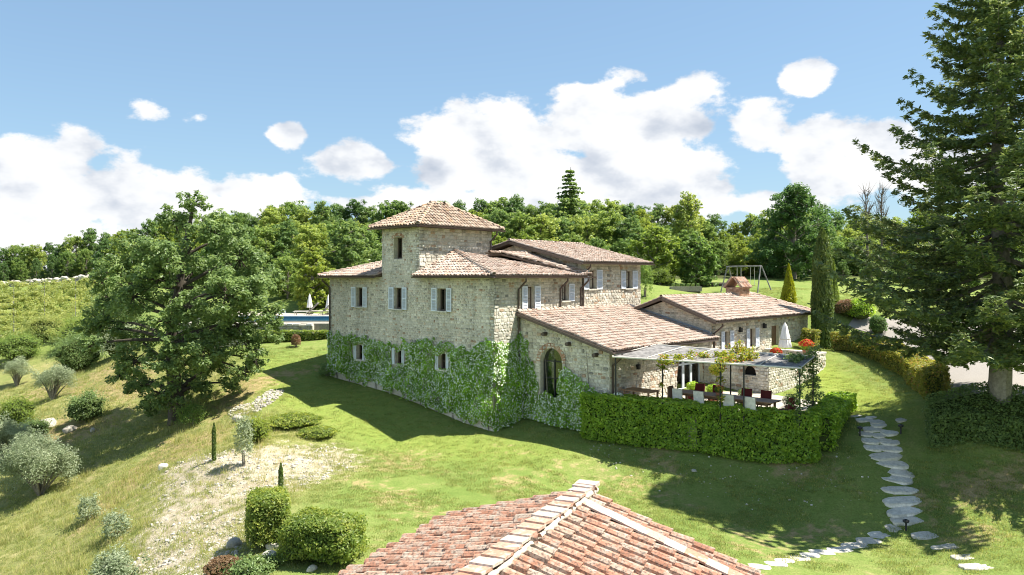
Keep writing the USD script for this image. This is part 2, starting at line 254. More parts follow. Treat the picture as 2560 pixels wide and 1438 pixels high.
def tile_mat(name, stops, lichen_pale, lichen_dark, amount):
    n = {'t': ('attribute', {'attribute': 'tint'}), 'r': ramp(*stops), 'g': ('geometry', {}),
         'n': ('noise_texture', {'scale': 24.0, 'detail': 7.0, 'roughness': 0.72}), 'n2': ('noise_texture', {'scale': 5.0, 'detail': 6.0, 'roughness': 0.7}), 'n3': ('noise_texture', {'scale': 26.0, 'detail': 4.0, 'roughness': .6}),
         'k': ramp((0.56 - amount * .2, (0, 0, 0)), (0.66 - amount * .2, (1, 1, 1))), 'k2': ramp((0.57 - amount * .15, (0, 0, 0)), (0.64 - amount * .15, (1, 1, 1))), 'k3': ramp((.3, (.78,) * 3), (.7, (1.1,) * 3)),
         'm1': ('mix_color', {'b': lichen_pale}), 'm2': ('mix_color', {'b': lichen_dark}), 'm3': ('mix_color', {'blend_type': 'multiply', 'fac': 1.0}),
         's': ('math', {'math_type': 'multiply', 'value2': 0.75}), 's2': ('math', {'math_type': 'multiply', 'value2': 0.75}),
         'b': ('bump', {'strength': 0.4, 'distance': 0.01}), 'p': ('principled_bsdf', {'roughness': 0.88, 'specular_ior_level': 0.2})}
    L = [('t.fac', 'r.fac'), ('g.position', 'n.vector'), ('g.position', 'n2.vector'), ('g.position', 'n3.vector'), ('n2.fac', 'k.fac'), ('n.fac', 'k2.fac'), ('n3.fac', 'k3.fac'), ('r.color', 'm1.a'), ('k.color', 's.value1'), ('s.value', 'm1.fac'),
         ('m1.result', 'm2.a'), ('k2.color', 's2.value1'), ('s2.value', 'm2.fac'), ('m2.result', 'm3.a'), ('k3.color', 'm3.b'), ('m3.result', 'p.base_color'), ('n.fac', 'b.height'), ('b.normal', 'p.normal')]
    return mat(name, n, L, 'p.BSDF')

def terrain_mat():
    n = {'g': ('geometry', {}), 'lawn': ('attribute', {'attribute': 'lawn'}), 'dry': ('attribute', {'attribute': 'dry'}), 'stony': ('attribute', {'attribute': 'stony'}), 'wood': ('attribute', {'attribute': 'wood'}), 'rough': ('attribute', {'attribute': 'rough'}),
         'a': ('noise_texture', {'scale': 0.35, 'detail': 6.0, 'roughness': 0.62}), 'b': ('noise_texture', {'scale': 2.3, 'detail': 7.0, 'roughness': 0.68}), 'c': ('noise_texture', {'scale': 14.0, 'detail': 5.0, 'roughness': 0.7}),
         'gr': ramp((0.3, (0.115, 0.180, 0.038)), (0.5, (0.170, 0.222, 0.056)), (0.7, (0.26, 0.265, 0.095))),
         'lr': ramp((0.3, (0.175, 0.235, 0.042)), (0.7, (0.245, 0.285, 0.062))),
         'rr': ramp((0.3, (0.145, 0.190, 0.050)), (0.52, (0.25, 0.245, 0.090)), (0.72, (0.40, 0.335, 0.175))),
         'dr': ramp((0.3, (0.20, 0.17, 0.065)), (0.55, (0.33, 0.26, 0.125)), (0.75, (0.42, 0.34, 0.19))),
         'sr': ramp((0.3, (0.27, 0.225, 0.14)), (0.5, (0.39, 0.335, 0.24)), (0.72, (0.50, 0.45, 0.355))),
         'ab': ('mix_float', {'fac': 0.55}), 'fine': ramp((0.3, (0.62,) * 3), (0.7, (1.25,) * 3)),
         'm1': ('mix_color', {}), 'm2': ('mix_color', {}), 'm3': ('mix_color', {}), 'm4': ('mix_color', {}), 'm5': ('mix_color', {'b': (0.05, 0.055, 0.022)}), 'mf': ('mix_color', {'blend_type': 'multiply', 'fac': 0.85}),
         'patch': ('math', {'math_type': 'multiply_add', 'value2': 3.2, 'value3': -1.65}), 'd1': ('math', {'math_type': 'multiply_add', 'value2': 1.5, 'use_clamp': True}), 'd1b': ('math', {'math_type': 'add'}), 'd2': ('map_range', {'range_type': 'smoothstep', 'from_min': .42, 'from_max': .85, 'clamp': True}),
         's1': ('math', {'math_type': 'multiply_add', 'value2': 1.35}), 's2': ('map_range', {'range_type': 'smoothstep', 'from_min': .40, 'from_max': .85, 'clamp': True}),
         'nb': ('math', {'math_type': 'multiply_add', 'value2': 2.2, 'value3': -1.1}),
         'bm': ('bump', {'strength': 0.7, 'distance': 0.06}), 'hb': ('math', {'math_type': 'add'}), 'p': ('principled_bsdf', {'roughness': 0.95, 'specular_ior_level': 0.08})}
    L = [('g.position', f'{k}.vector') for k in 'abc'] + [('a.fac', 'ab.a'), ('b.fac', 'ab.b')] + [('ab.result', f'{k}.fac') for k in ('gr', 'rr', 'dr')] + [('b.fac', 'lr.fac'), ('b.fac', 'sr.fac'), ('c.fac', 'fine.fac'),
         ('gr.color', 'm1.a'), ('rr.color', 'm1.b'), ('rough.fac', 'm1.fac'), ('m1.result', 'm2.a'), ('lr.color', 'm2.b'), ('lawn.fac', 'm2.fac'),
         ('ab.result', 'patch.value1'), ('patch.value', 'd1b.value1'), ('dry.fac', 'd1.value1'), ('dry.fac', 'd1b.value2'), ('d1b.value', 'd2.value'), ('d2.result', 'm3.fac'), ('m2.result', 'm3.a'), ('dr.color', 'm3.b'),
         ('b.fac', 'nb.value1'), ('stony.fac', 's1.value1'), ('nb.value', 's1.value3'), ('s1.value', 's2.value'), ('s2.result', 'm4.fac'), ('m3.result', 'm4.a'), ('sr.color', 'm4.b'),
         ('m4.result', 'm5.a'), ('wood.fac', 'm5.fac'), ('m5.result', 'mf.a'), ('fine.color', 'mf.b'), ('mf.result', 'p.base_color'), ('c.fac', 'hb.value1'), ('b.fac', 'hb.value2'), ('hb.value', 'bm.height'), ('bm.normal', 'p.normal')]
    return mat('turf', n, L, 'p.BSDF')

LIMESTONE = [(0, (0.27, 0.26, 0.23)), (.25, (0.45, 0.425, 0.36)), (.5, (0.57, 0.54, 0.465)), (.75, (0.67, 0.64, 0.57)), (.92, (0.46, 0.35, 0.25)), (1, (0.36, 0.25, 0.18))]
M = {
    'stone': stone_mat('limestone', LIMESTONE), 'mortar': stone_mat('lime_mortar', [(0, (0.53, 0.49, 0.41)), (1, (0.53, 0.49, 0.41))], .3),
    'pale_stone': stone_mat('pale_limestone', [(0, (0.42, 0.395, 0.34)), (.5, (0.57, 0.545, 0.48)), (1, (0.68, 0.66, 0.60))]),
    'rock': stone_mat('field_stone', [(0, (0.30, 0.28, 0.24)), (.5, (0.46, 0.43, 0.37)), (1, (0.58, 0.55, 0.49))]),
    'brick': stone_mat('old_brick', [(0, (0.30, 0.17, 0.11)), (.5, (0.40, 0.25, 0.17)), (1, (0.46, 0.33, 0.24))]),
    'tile': tile_mat('weathered_roof_tile', [(0, (0.20, 0.135, 0.10)), (.35, (0.40, 0.29, 0.23)), (.7, (0.53, 0.43, 0.36)), (1, (0.50, 0.31, 0.22))], (0.47, 0.42, 0.35), (0.17, 0.145, 0.12), .3),
    'tower_tile': tile_mat('tower_roof_tile', [(0, (0.21, 0.14, 0.10)), (.4, (0.38, 0.275, 0.205)), (.8, (0.48, 0.385, 0.31)), (1, (0.46, 0.29, 0.17))], (0.46, 0.37, 0.26), (0.17, 0.13, 0.10), .3),
    'near_tile': tile_mat('terracotta_tile', [(0, (0.22, 0.11, 0.07)), (.3, (0.37, 0.18, 0.115)), (.6, (0.42, 0.235, 0.16)), (.85, (0.44, 0.30, 0.22)), (1, (0.47, 0.37, 0.29))], (0.40, 0.35, 0.285), (0.085, 0.068, 0.055), .42),
    'flat_tile': tile_mat('flat_clay_slab', [(0, (0.38, 0.19, 0.12)), (.45, (0.44, 0.28, 0.20)), (1, (0.52, 0.44, 0.37))], (0.54, 0.48, 0.41), (0.20, 0.16, 0.13), .25),
    'deck': simple('roof_underlay', (0.12, 0.09, 0.07), .9, .1, noise=.2, scale=12),
    'wood': simple('dark_timber', (0.11, 0.082, 0.062), .7, .3, noise=.2), 'warm_wood': simple('oiled_wood', (0.30, 0.17, 0.085), .5, .4, noise=.2),
    'door': simple('brown_door', (0.16, 0.085, 0.05), .5, .4), 'copper': simple('brown_gutter_metal', (0.085, 0.06, 0.05), .4, .5, .4), 'white': simple('shutter_paint', (0.60, 0.64, 0.70), .5, .4, noise=.04),
    'cream': simple('cream_rattan', (0.58, 0.55, 0.48), .7, .2), 'red': simple('dark_red_fabric', (0.115, 0.022, 0.02), .8, .2), 'grey_metal': simple('grey_flashing', (0.23, 0.26, 0.29), .5, .5, .3),
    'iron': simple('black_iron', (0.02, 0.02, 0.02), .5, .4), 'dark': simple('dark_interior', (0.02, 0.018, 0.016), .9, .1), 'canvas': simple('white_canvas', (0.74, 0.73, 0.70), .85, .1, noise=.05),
    'terracotta': simple('terracotta_pot', (0.38, 0.17, 0.10), .8, .2), 'paving': simple('stone_paving', (0.43, 0.38, 0.31), .85, .2, noise=.2, scale=3), 'coping': simple('pale_coping', (0.58, 0.53, 0.48), .7, .2),
    'bark': stone_mat('oak_bark', [(0, (0.06, 0.05, 0.04)), (1, (0.11, 0.095, 0.075))], .5), 'grey_bark': stone_mat('grey_bark', [(0, (0.20, 0.18, 0.15)), (1, (0.26, 0.235, 0.20))], .5),
    'dead': simple('dead_wood', (0.16, 0.13, 0.10), .9, .1), 'core': simple('inner_twigs', (0.050, 0.068, 0.020), .9, .05), 'soil': simple('bare_soil', (0.14, 0.10, 0.065), .95, .05, noise=.3),  # core: dark green of the solid light blocks added inside foliage
    'gravel': simple('gravel', (0.29, 0.265, 0.235), .95, .1, noise=.16, scale=22, bump=.6), 'pool_tile': simple('pool_tile', (0.05, 0.16, 0.26), .3, .5),
    'oak_leaf': leaf_mat('oak_leaf', [(0, (0.082, 0.131, 0.045)), (.5, (0.159, 0.233, 0.078)), (1, (0.254, 0.331, 0.126))], .25, vary=0),
    'wood_leaf': leaf_mat('woodland_leaf', [(0, (0.086, 0.144, 0.037)), (.5, (0.178, 0.260, 0.065)), (1, (0.300, 0.366, 0.102))], .32, vary=.5),
    'dark_leaf': leaf_mat('dark_woodland_leaf', [(0, (0.063, 0.117, 0.039)), (.5, (0.120, 0.201, 0.060)), (1, (0.208, 0.283, 0.086))], .28, vary=.35),
    'lime_leaf': leaf_mat('yellow_green_leaf', [(0, (0.110, 0.167, 0.031)), (.5, (0.181, 0.247, 0.048)), (1, (0.273, 0.328, 0.074))], .35, vary=.25),
    'fir_leaf': leaf_mat('fir_needles', [(0, (0.072, 0.112, 0.046)), (.5, (0.149, 0.204, 0.073)), (1, (0.315, 0.342, 0.112))], .12, vary=0, rough=.5),
    'olive_leaf': leaf_mat('olive_leaf', [(0, (0.147, 0.194, 0.101)), (.5, (0.256, 0.302, 0.178)), (1, (0.403, 0.442, 0.295))], .2, vary=.15),
    'hedge_leaf': leaf_mat('laurel_leaf', [(0, (0.120, 0.214, 0.030)), (.5, (0.237, 0.376, 0.051)), (1, (0.453, 0.579, 0.096))], .30, vary=.1, rough=.3, spec=.45),
    'box_leaf': leaf_mat('clipped_box_leaf', [(0, (0.087, 0.142, 0.029)), (.5, (0.184, 0.252, 0.052)), (1, (0.351, 0.370, 0.085))], .3, vary=.2),
    'beech_leaf': leaf_mat('mixed_hedge_leaf', [(0, (0.103, 0.135, 0.025)), (.5, (0.204, 0.220, 0.044)), (.85, (0.338, 0.323, 0.071)), (1, (0.397, 0.225, 0.084))], .3, vary=.2),
    'ivy_leaf': leaf_mat('jasmine_leaf', [(0, (0.108, 0.227, 0.031)), (.6, (0.241, 0.440, 0.054)), (1, (0.445, 0.676, 0.090))], .2, vary=0),
    'cypress_leaf': leaf_mat('cypress_leaf', [(0, (0.051, 0.094, 0.024)), (.5, (0.102, 0.153, 0.034)), (1, (0.196, 0.239, 0.051))], .15, vary=0),
    'gold_leaf': leaf_mat('golden_thuja_leaf', [(0, (0.154, 0.190, 0.008)), (.5, (0.278, 0.302, 0.014)), (1, (0.310, 0.360, 0.028))], .25, vary=.1),
    'vine_leaf': leaf_mat('vine_leaf', [(0, (0.150, 0.198, 0.050)), (.5, (0.257, 0.297, 0.089)), (1, (0.386, 0.399, 0.146))], .35, vary=.15),
    'creeper_leaf': leaf_mat('pergola_vine_leaf', [(0, (0.093, 0.155, 0.019)), (.5, (0.202, 0.248, 0.031)), (.85, (0.326, 0.310, 0.046)), (1, (0.465, 0.202, 0.078))], .35, vary=.1),
    'rust_leaf': leaf_mat('rusty_leaf', [(0, (0.14, 0.085, 0.045)), (1, (0.30, 0.20, 0.11))], .25, vary=.1),
    'flower': simple('white_blossom', (0.80, 0.82, 0.68), .7, .1, noise=.05), 'geranium': simple('red_geranium', (0.62, 0.055, 0.02), .6, .2, noise=.25, scale=30),
    'grass': leaf_mat('grass_blade', [(0, (0.138, 0.195, 0.048)), (.6, (0.244, 0.272, 0.079)), (1, (0.409, 0.371, 0.177))], .3, vary=.5),
    'reed': simple('grey_reed_mat', (0.225, 0.215, 0.205), .9, .1, noise=.35, scale=5),
}
M['water'] = mat('pool_water', {'n': ('noise_texture', {'scale': 3.0, 'detail': 3.0}), 'g': ('geometry', {}), 'b': ('bump', {'strength': .15, 'distance': .03}), 'p': ('principled_bsdf', {'base_color': (0.015, 0.075, 0.10), 'roughness': 0.05, 'specular_ior_level': .5})},
                 [('g.position', 'n.vector'), ('n.fac', 'b.height'), ('b.normal', 'p.normal')], 'p.BSDF')
M['glass'] = mat('window_glass', {'f': ('fresnel', {'IOR': 1.5}), 't': ('transparent_bsdf', {'color': (.55, .58, .58)}), 'g': ('glossy_bsdf', {'roughness': .03, 'color': (1, 1, 1)}), 'm': ('mix_closure', {})},
                 [('f.fac', 'm.fac'), ('t.BSDF', 'm.closure1'), ('g.BSDF', 'm.closure2')], 'm.closure')
#@@NEXT
# ------------------------------------------------------------------ the ground as one sheet
def axis(lo, hi, a, b, step, grow=1.22):
    mid = list(np.arange(a, b + 1e-6, step)); s, x = step, a; left = []
    while x > lo: s *= grow; x -= s; left.append(x)
    s, x = step, b; right = []
    while x < hi: s *= grow; x += s; right.append(x)
    return np.array(left[::-1] + mid + right)
xs, ys = axis(-900, 900, -34, 24, 0.42), axis(-500, 1200, 13, 66, 0.42)
gx, gy = np.meshgrid(xs, ys); zz = ground(gx.ravel(), gy.ravel()); far = np.hypot(gx.ravel(), gy.ravel())
zz = zz + np.clip((far - 330) / 300, 0, 1) * (np.clip(zz, -20, 25) - zz)
vv = np.stack([gx.ravel(), gy.ravel(), zz], 1); nx = len(xs)
ii = (np.arange(len(ys) - 1)[:, None] * nx + np.arange(nx - 1)[None]).ravel()
ff = np.stack([ii, ii + 1, ii + nx + 1, ii + nx], 1); ff = np.vstack([ff[:, [0, 1, 2]], ff[:, [0, 2, 3]]])
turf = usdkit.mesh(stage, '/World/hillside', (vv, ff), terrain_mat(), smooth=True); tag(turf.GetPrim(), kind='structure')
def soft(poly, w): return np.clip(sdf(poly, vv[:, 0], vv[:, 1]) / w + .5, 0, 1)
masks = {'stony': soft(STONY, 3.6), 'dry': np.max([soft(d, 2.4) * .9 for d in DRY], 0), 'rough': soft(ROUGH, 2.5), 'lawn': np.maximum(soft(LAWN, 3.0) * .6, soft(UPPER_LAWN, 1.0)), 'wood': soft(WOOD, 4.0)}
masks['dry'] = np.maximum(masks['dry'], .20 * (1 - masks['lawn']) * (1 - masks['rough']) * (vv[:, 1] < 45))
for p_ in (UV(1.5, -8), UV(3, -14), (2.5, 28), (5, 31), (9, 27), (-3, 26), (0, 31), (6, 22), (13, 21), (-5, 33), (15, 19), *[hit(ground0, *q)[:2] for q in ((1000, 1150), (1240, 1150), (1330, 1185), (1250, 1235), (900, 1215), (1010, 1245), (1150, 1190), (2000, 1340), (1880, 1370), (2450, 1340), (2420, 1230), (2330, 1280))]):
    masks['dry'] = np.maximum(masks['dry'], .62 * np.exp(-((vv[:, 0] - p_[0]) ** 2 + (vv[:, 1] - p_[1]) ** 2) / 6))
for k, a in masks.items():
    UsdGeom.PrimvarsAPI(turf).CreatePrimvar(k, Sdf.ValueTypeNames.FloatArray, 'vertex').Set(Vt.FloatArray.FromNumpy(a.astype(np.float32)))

def drape(name, poly, material, lift, step=.8, thick=.0, **k):
    """A sheet laid on the ground within a polygon (x, y)."""
    pl = Polygon(np.asarray(poly)[:, :2]).buffer(0); x0, y0, x1, y1 = pl.bounds
    tri = trimesh.creation.triangulate_polygon(pl.segmentize(step), engine='earcut'); m = trimesh.Trimesh(np.c_[tri[0], np.zeros(len(tri[0]))], tri[1], process=False)
    m = trimesh.Trimesh(*trimesh.remesh.subdivide_to_size(m.vertices, m.faces, step * 1.6), process=False); m.merge_vertices()
    v = np.array(m.vertices); v[:, 2] = ground(v[:, 0], v[:, 1]) + lift
    return v, np.array(m.faces)
road = [G(*p)[:2] for p in [(2362, 1000), (2345, 940), (2240, 868), (2190, 835), (2120, 815), (2140, 790), (2300, 800), (2560, 810)]]
road = np.array(road + [(40, 46), (44, 30), (26, 29.5), (19, 30.5)])
v_, f_ = drape('gravel', road, None, .03)
p_ = part('/World', 'gravel_driveway', (v_, f_), M['gravel'], True); tag(stage.GetPrimAtPath(p_), kind='structure')

# ------------------------------------------------------------------ masonry
rng = np.random.default_rng(7)
class Wall:
    """A plane of masonry: s runs along, z up, n points out."""
    def __init__(w, o, s, n): w.o, w.s, w.n = np.asarray(o, float), np.asarray(s, float), np.asarray(n, float)
    def at(w, s, z, out=0.0):
        s, z = np.asarray(s, float), np.asarray(z, float)
        return w.o + s[..., None] * w.s + z[..., None] * ZUP + np.asarray(out, float)[..., None] * w.n
def slab(w, poly, thick):
    """The wall's body: the polygon (with its openings) extruded inwards."""
    m = trimesh.creation.extrude_polygon(poly, thick, engine='earcut'); v = np.array(m.vertices)
    f = np.array(m.faces); pts = w.at(v[:, 0], v[:, 1], v[:, 2] - thick)
    if np.dot(np.cross(w.s, ZUP), w.n) < 0: f = f[:, ::-1]
    return pts, f
def stones(w, poly, rows=(.15, .25), widths=(.2, .5), proud=(.012, .045), joint=.011, seed=0, cut=.03, tints=None):
    """Single stones covering a polygon: [(vertices, faces, tint, centre, area)]."""
    r = np.random.default_rng(seed); out = []; x0, z0, x1, z1 = poly.bounds; z = z0; inner = poly.buffer(-.02); shapely.prepare(inner); shapely.prepare(poly)
    while z < z1:
        h = r.uniform(*rows); x = x0 - r.uniform(0, .3)
        while x < x1:
            wd = r.uniform(*widths) * (1.35 if r.random() < .12 else 1)
            j = r.uniform(-.018, .018, 8); a, b, c, d = x + joint, x + wd - joint, z + joint, z + h - joint
            k = np.minimum(r.uniform(.25, 1.3, 8) * cut, min(wd, h) * .35)
            q = np.array([(a + k[0], c + j[0]), (b - k[1], c + j[1]), (b + j[2] * .5, c + k[2]), (b + j[3] * .5, d - k[3]), (b - k[4], d + j[4]), (a + k[5], d + j[5]), (a + j[6] * .5, d - k[6]), (a + j[7] * .5, c + k[7])])
            if x + wd > x0 and x < x1:
                sp = Polygon(q)
                if not inner.contains(sp):
                    sp = sp.buffer(0); sp = sp.intersection(poly) if poly.intersects(sp) else None
                    q = None
                    if sp is not None and sp.geom_type == 'Polygon' and sp.area > .004: q = np.array(sp.exterior.coords)[:-1]
                if q is not None and len(q) >= 3:
                    if Polygon(q).exterior.is_ccw is False: q = q[::-1]
                    cen = q.mean(0); n = len(q); f_in = 1 - min(.25, .022 / (min(wd, h) / 2)); pr = r.uniform(*proud)
                    fr = cen + (q - cen) * f_in; tl = r.uniform(-.007, .007, 2)
                    back = w.at(q[:, 0], q[:, 1], np.full(n, -.01)); front = w.at(fr[:, 0], fr[:, 1], pr + (fr - cen) @ tl * 4)
                    vs = np.vstack([back, front]); i = np.arange(n); i1 = (i + 1) % n
                    fs = np.vstack([np.c_[i, i1, i1 + n], np.c_[i, i1 + n, i + n], np.c_[np.full(n - 2, n), np.arange(1, n - 1) + n, np.arange(2, n) + n]])
                    if np.dot(np.cross(w.s, ZUP), w.n) < 0: fs = fs[:, ::-1]
                    t = np.clip(r.normal(.5, .22), 0, .85) if r.random() > .06 else r.uniform(.86, 1)
                    out.append((vs, fs, t, w.at(cen[0], cen[1]), wd * h))
            x += wd
        z += h
    return out
ALL_STONES = []          # (wall path, stone) of the farmhouse, to pick the ones that show largest
def masonry(parent, w, poly, thick=.35, visible=None, seed=0, keep=None, body='mortar', **k):
    path = part(parent, 'wall', slab(w, poly, thick), M[body], tint=None)
    st = stones(w, poly if visible is None else poly.intersection(visible), seed=seed, **k)
    (ALL_STONES if keep is None else keep).extend((path, s) for s in st)
    return path
def write_stones(pool, limit, material='stone', name='stone'):
    view = [s[4] / max(1.0, s[3][1]) ** 2 for _, s in pool]; order = np.argsort(view)[::-1]; single = set(order[:limit].tolist()); rest = {}
    for i, (path, s) in enumerate(pool):
        if i in single: part(path, name, (s[0], s[1]), M[material], tint=np.full(len(s[0]), s[2]))
        else: rest.setdefault(path, MB()).add(s[0], s[1], s[2])
    for path, mb in rest.items(): mb.to(path, 'small_' + name + 's', M[material], kind='stuff')

def rect(a, b, c, d): return sbox(min(a, b), c, max(a, b), d)
def arch(a, b, c, d, n=10):
    """An opening with a round head: from z=c up to the crown d."""
    r = (b - a) / 2; t = np.linspace(0, np.pi, n); rise = min(r, d - c)
    return Polygon([(a, c), (b, c)] + [((a + b) / 2 + r * math.cos(x), d - rise + rise * math.sin(x)) for x in t])

# ------------------------------------------------------------------ tiled roofs
ALL_TILES = []
def tile_shape(r0, r1, L, lift, n=5, thick=.016):
    """A half-round cover tile along +y, its low end at y=0 and raised by lift."""
    t = np.linspace(0, np.pi, n + 1); c, s = np.cos(t), np.sin(t)
    a = np.c_[r0 * c, np.zeros(n + 1), lift + r0 * s]; b = np.c_[r1 * c, np.full(n + 1, L), r1 * s * .9]; e = np.c_[(r0 - thick) * c, np.zeros(n + 1), lift + (r0 - thick) * s - .004]
    v = np.vstack([a, b, e]); f = []
    for i in range(n): f += [[i, i + 1 + n + 1, i + 1], [i, i + n + 1, i + n + 2], [i, i + 1, i + 2 * (n + 1) + 1], [i, i + 2 * (n + 1) + 1, i + 2 * (n + 1)]]
    f = np.array(f)
    inner = np.array([[2 * (n + 1) + i, 2 * (n + 1) + i + 1, n + 2 + i] for i in range(n)])
    return v, np.vstack([f, inner])
def roof_plane(parent, O, A, poly, B, mat_name='tile', pitch=.222, course=.34, r=(.089, .071), deck=.10, seed=0, keep=None, name='roof', pan=False, stop=None):
    """A slope: O a point on it, A along the eave, B up the slope (unit vectors), poly the outline in (a, b) metres."""
    rr = np.random.default_rng(seed); A, B, O = np.asarray(A, float), np.asarray(B, float), np.asarray(O, float); n = np.cross(A, B); n /= np.linalg.norm(n)
    if n[2] < 0: n = -n
    m = trimesh.creation.extrude_polygon(poly, deck, engine='earcut'); v = np.array(m.vertices); f = np.array(m.faces)
    if np.dot(np.cross(A, B), n) < 0: f = f[:, ::-1]
    path = part(parent, name, (O + v[:, :1] * A + v[:, 1:2] * B + (v[:, 2:] - deck) * n, f), M['deck'])
    x0, y0, x1, y1 = poly.bounds; inside = poly.buffer(.03); shapely.prepare(inner := inside)
    for ci, a in enumerate(np.arange(x0 + pitch / 2, x1, pitch)):
        if stop and stop(ci, a): continue
        b = y0 - .03 + rr.uniform(-.16 if pan else -.05, .0); wob = rr.normal(0, .006)
        while b < y1:
            if inner.contains(Point(a, b + course * .5)):
                v, f = tile_shape(r[0] * rr.uniform(.94, 1.05), r[1], course * 1.22, .022 + rr.uniform(-.006, .012)); th = rr.normal(0, .022)
                x = v[:, 0] * math.cos(th) - v[:, 1] * math.sin(th) + a + wob + rr.normal(0, .006); y = v[:, 0] * math.sin(th) + v[:, 1] * math.cos(th) + b + rr.normal(0, .012)
                if np.dot(np.cross(A, B), n) < 0: f = f[:, ::-1]
                pts = O + x[:, None] * A + y[:, None] * B + (v[:, 2:] + (.034 if pan else .004)) * n
                (ALL_TILES if keep is None else keep).append((path, (pts, f, float(np.clip(rr.normal(.45 if pan else .5, .19 if pan else .25), 0, 1)), O + a * A + b * B, r[0] * course, mat_name)))
                if pan:
                    t = np.linspace(-1, 1, 5); pw = pitch / 2 - r[0] * .55
                    pa = a + pitch / 2 + t * pw; zz_ = -.004 + .034 * t * t
                    q = np.vstack([O + pa[:, None] * A + (b + .04) * B + (zz_ + .016)[:, None] * n, O + pa[:, None] * A + (b + .04 + course * 1.1) * B + zz_[:, None] * n, O + pa[:, None] * A + (b + .04) * B + (zz_ - .002)[:, None] * n])
                    g = np.array([[i, i + 1, i + 6] for i in range(4)] + [[i, i + 6, i + 5] for i in range(4)] + [[i, i + 11, i + 1] for i in range(4)] + [[i, i + 10, i + 11] for i in range(4)])
                    (ALL_TILES if keep is None else keep).append((path, (q, g, float(np.clip(rr.normal(.16, .12), 0, 1)), O + a * A + b * B - .5, r[0] * course * .5, mat_name)))
            b += course * rr.uniform(.97, 1.03)
    return path
def write_tiles(pool, limit):
    view = [s[4] / max(1.0, s[3][1]) ** 2 for _, s in pool]; order = np.argsort(view)[::-1]; single = set(order[:limit].tolist()); rest = {}
    for i, (path, s) in enumerate(pool):
        if i in single: part(path, 'tile', (s[0], s[1]), M[s[5]], tint=np.full(len(s[0]), s[2]))
        else: rest.setdefault((path, s[5]), MB()).add(s[0], s[1], s[2])
    for (path, mn), mb in rest.items(): mb.to(path, 'small_tiles', M[mn], kind='stuff')
def ridge_tiles(parent, a, b, mat_name='tile', r=.12, step=.36, seed=0, name='ridge_tile'):
    """Half-round tiles end to end along a ridge or hip from a (low) to b."""
    rr = np.random.default_rng(seed); a, b = np.asarray(a, float), np.asarray(b, float); L = np.linalg.norm(b - a); d = (b - a) / L; s = np.cross(d, ZUP); s /= np.linalg.norm(s); n = np.cross(s, d)
    for t in np.arange(0, L - .1, step):
        v, f = tile_shape(r, r * .84, step * 1.2, .022)
        part(parent, name, (a + d * t + v[:, :1] * s + v[:, 1:2] * d + v[:, 2:] * n, f), M[mat_name], tint=np.full(len(v), np.clip(rr.normal(.5, .25), 0, 1)))

# ------------------------------------------------------------------ openings
def window(parent, w, a, b, c, d, shutters=True, recess=.2, mat_frame='wood', sw=None, only=None, bars=1, sill=True, label=None):
    """A casement in an opening s a..b, z c..d, with louvred shutters folded back against the wall."""
    fr = MB(); S, n = w.s, w.n; mid = (a + b) / 2; hw, hh = (b - a) / 2, (d - c) / 2; zc = (c + d) / 2; t = .035
    for s_ in (a + t, b - t, mid): fr.box(w.at(s_, zc, -recess), S, n, ZUP, t, .03, hh)
    for z_ in (c + t, d - t): fr.box(w.at(mid, z_, -recess), S, n, ZUP, hw - 2 * t, .028, t)
    for k in range(bars): fr.box(w.at(mid, c + (k + 1) * (d - c) / (bars + 1), -recess), S, n, ZUP, hw - 2 * t, .022, .014)
    path = fr.to(parent, 'window', M[mat_frame], label=label)
    part(path, 'pane', MB().box(w.at(mid, zc, -recess - .005), S, n, ZUP, hw - .02, .006, hh - .02).get(), M['glass'])
    if sill: part(path, 'sill', MB().box(w.at(mid, c - .04, -.03), S, n, ZUP, hw + .1, .14, .04).get(), M['pale_stone'], tint=np.full(8, .45))
    if shutters:
        sw = sw or hw * 1.0
        for side in (-1, 1):
            if only and side != only: continue
            e = b if side > 0 else a; tilt = .05; mb = MB(); ax = S * math.cos(tilt) * side + n * math.sin(tilt); nn = n * math.cos(tilt) - S * side * math.sin(tilt)
            o = w.at(e, zc, .065) + side * S * .02
            for q in (.03, sw - .03): mb.box(o + ax * q, ax, nn, ZUP, .03, .02, hh + .03)
            for q in (-hh, 0, hh): mb.box(o + ax * sw / 2 + ZUP * q, ax, nn, ZUP, sw / 2 - .06, .018, .035)
            nl = max(6, int(hh * 2 / .075))
            for q in range(nl):
                zq = -hh + (q + .5) * 2 * hh / nl; u_ = ZUP * .9 - nn * .43; u_ /= np.linalg.norm(u_)
                mb.box(o + ax * sw / 2 + ZUP * zq, ax, np.cross(ax, u_), u_, sw / 2 - .055, .005, .034)
            mb.to(path, 'shutter', M['white'])
    return path
def pipe(parent, pts, r=.05, material='copper', name='drainpipe'): return part(parent, name, tube(pts, r, 8), M[material], smooth=True)
def gutter(parent, a, b, r=.075, name='gutter', material='copper'):
    a, b = np.asarray(a, float), np.asarray(b, float); d = (b - a) / np.linalg.norm(b - a); s = np.cross(d, ZUP); t = np.linspace(np.pi, 2 * np.pi, 7); mb = MB(); v = []
    for p in (a, b):
        for rad in (r, r - .008): v += [p + s * rad * math.cos(x) + ZUP * rad * math.sin(x) for x in t]
    f = [[i, i + 1, i + 15, i + 14] for i in range(6)] + [[i + 8, i + 7, i + 21, i + 22] for i in range(6)] + [[0, 14, 21, 7], [6, 13, 27, 20]] + [[i, i + 7, i + 8, i + 1] for i in range(6)] + [[i + 14, i + 15, i + 22, i + 21] for i in range(6)]
    return part(parent, name, mb.add(v, f).get(), M[material])
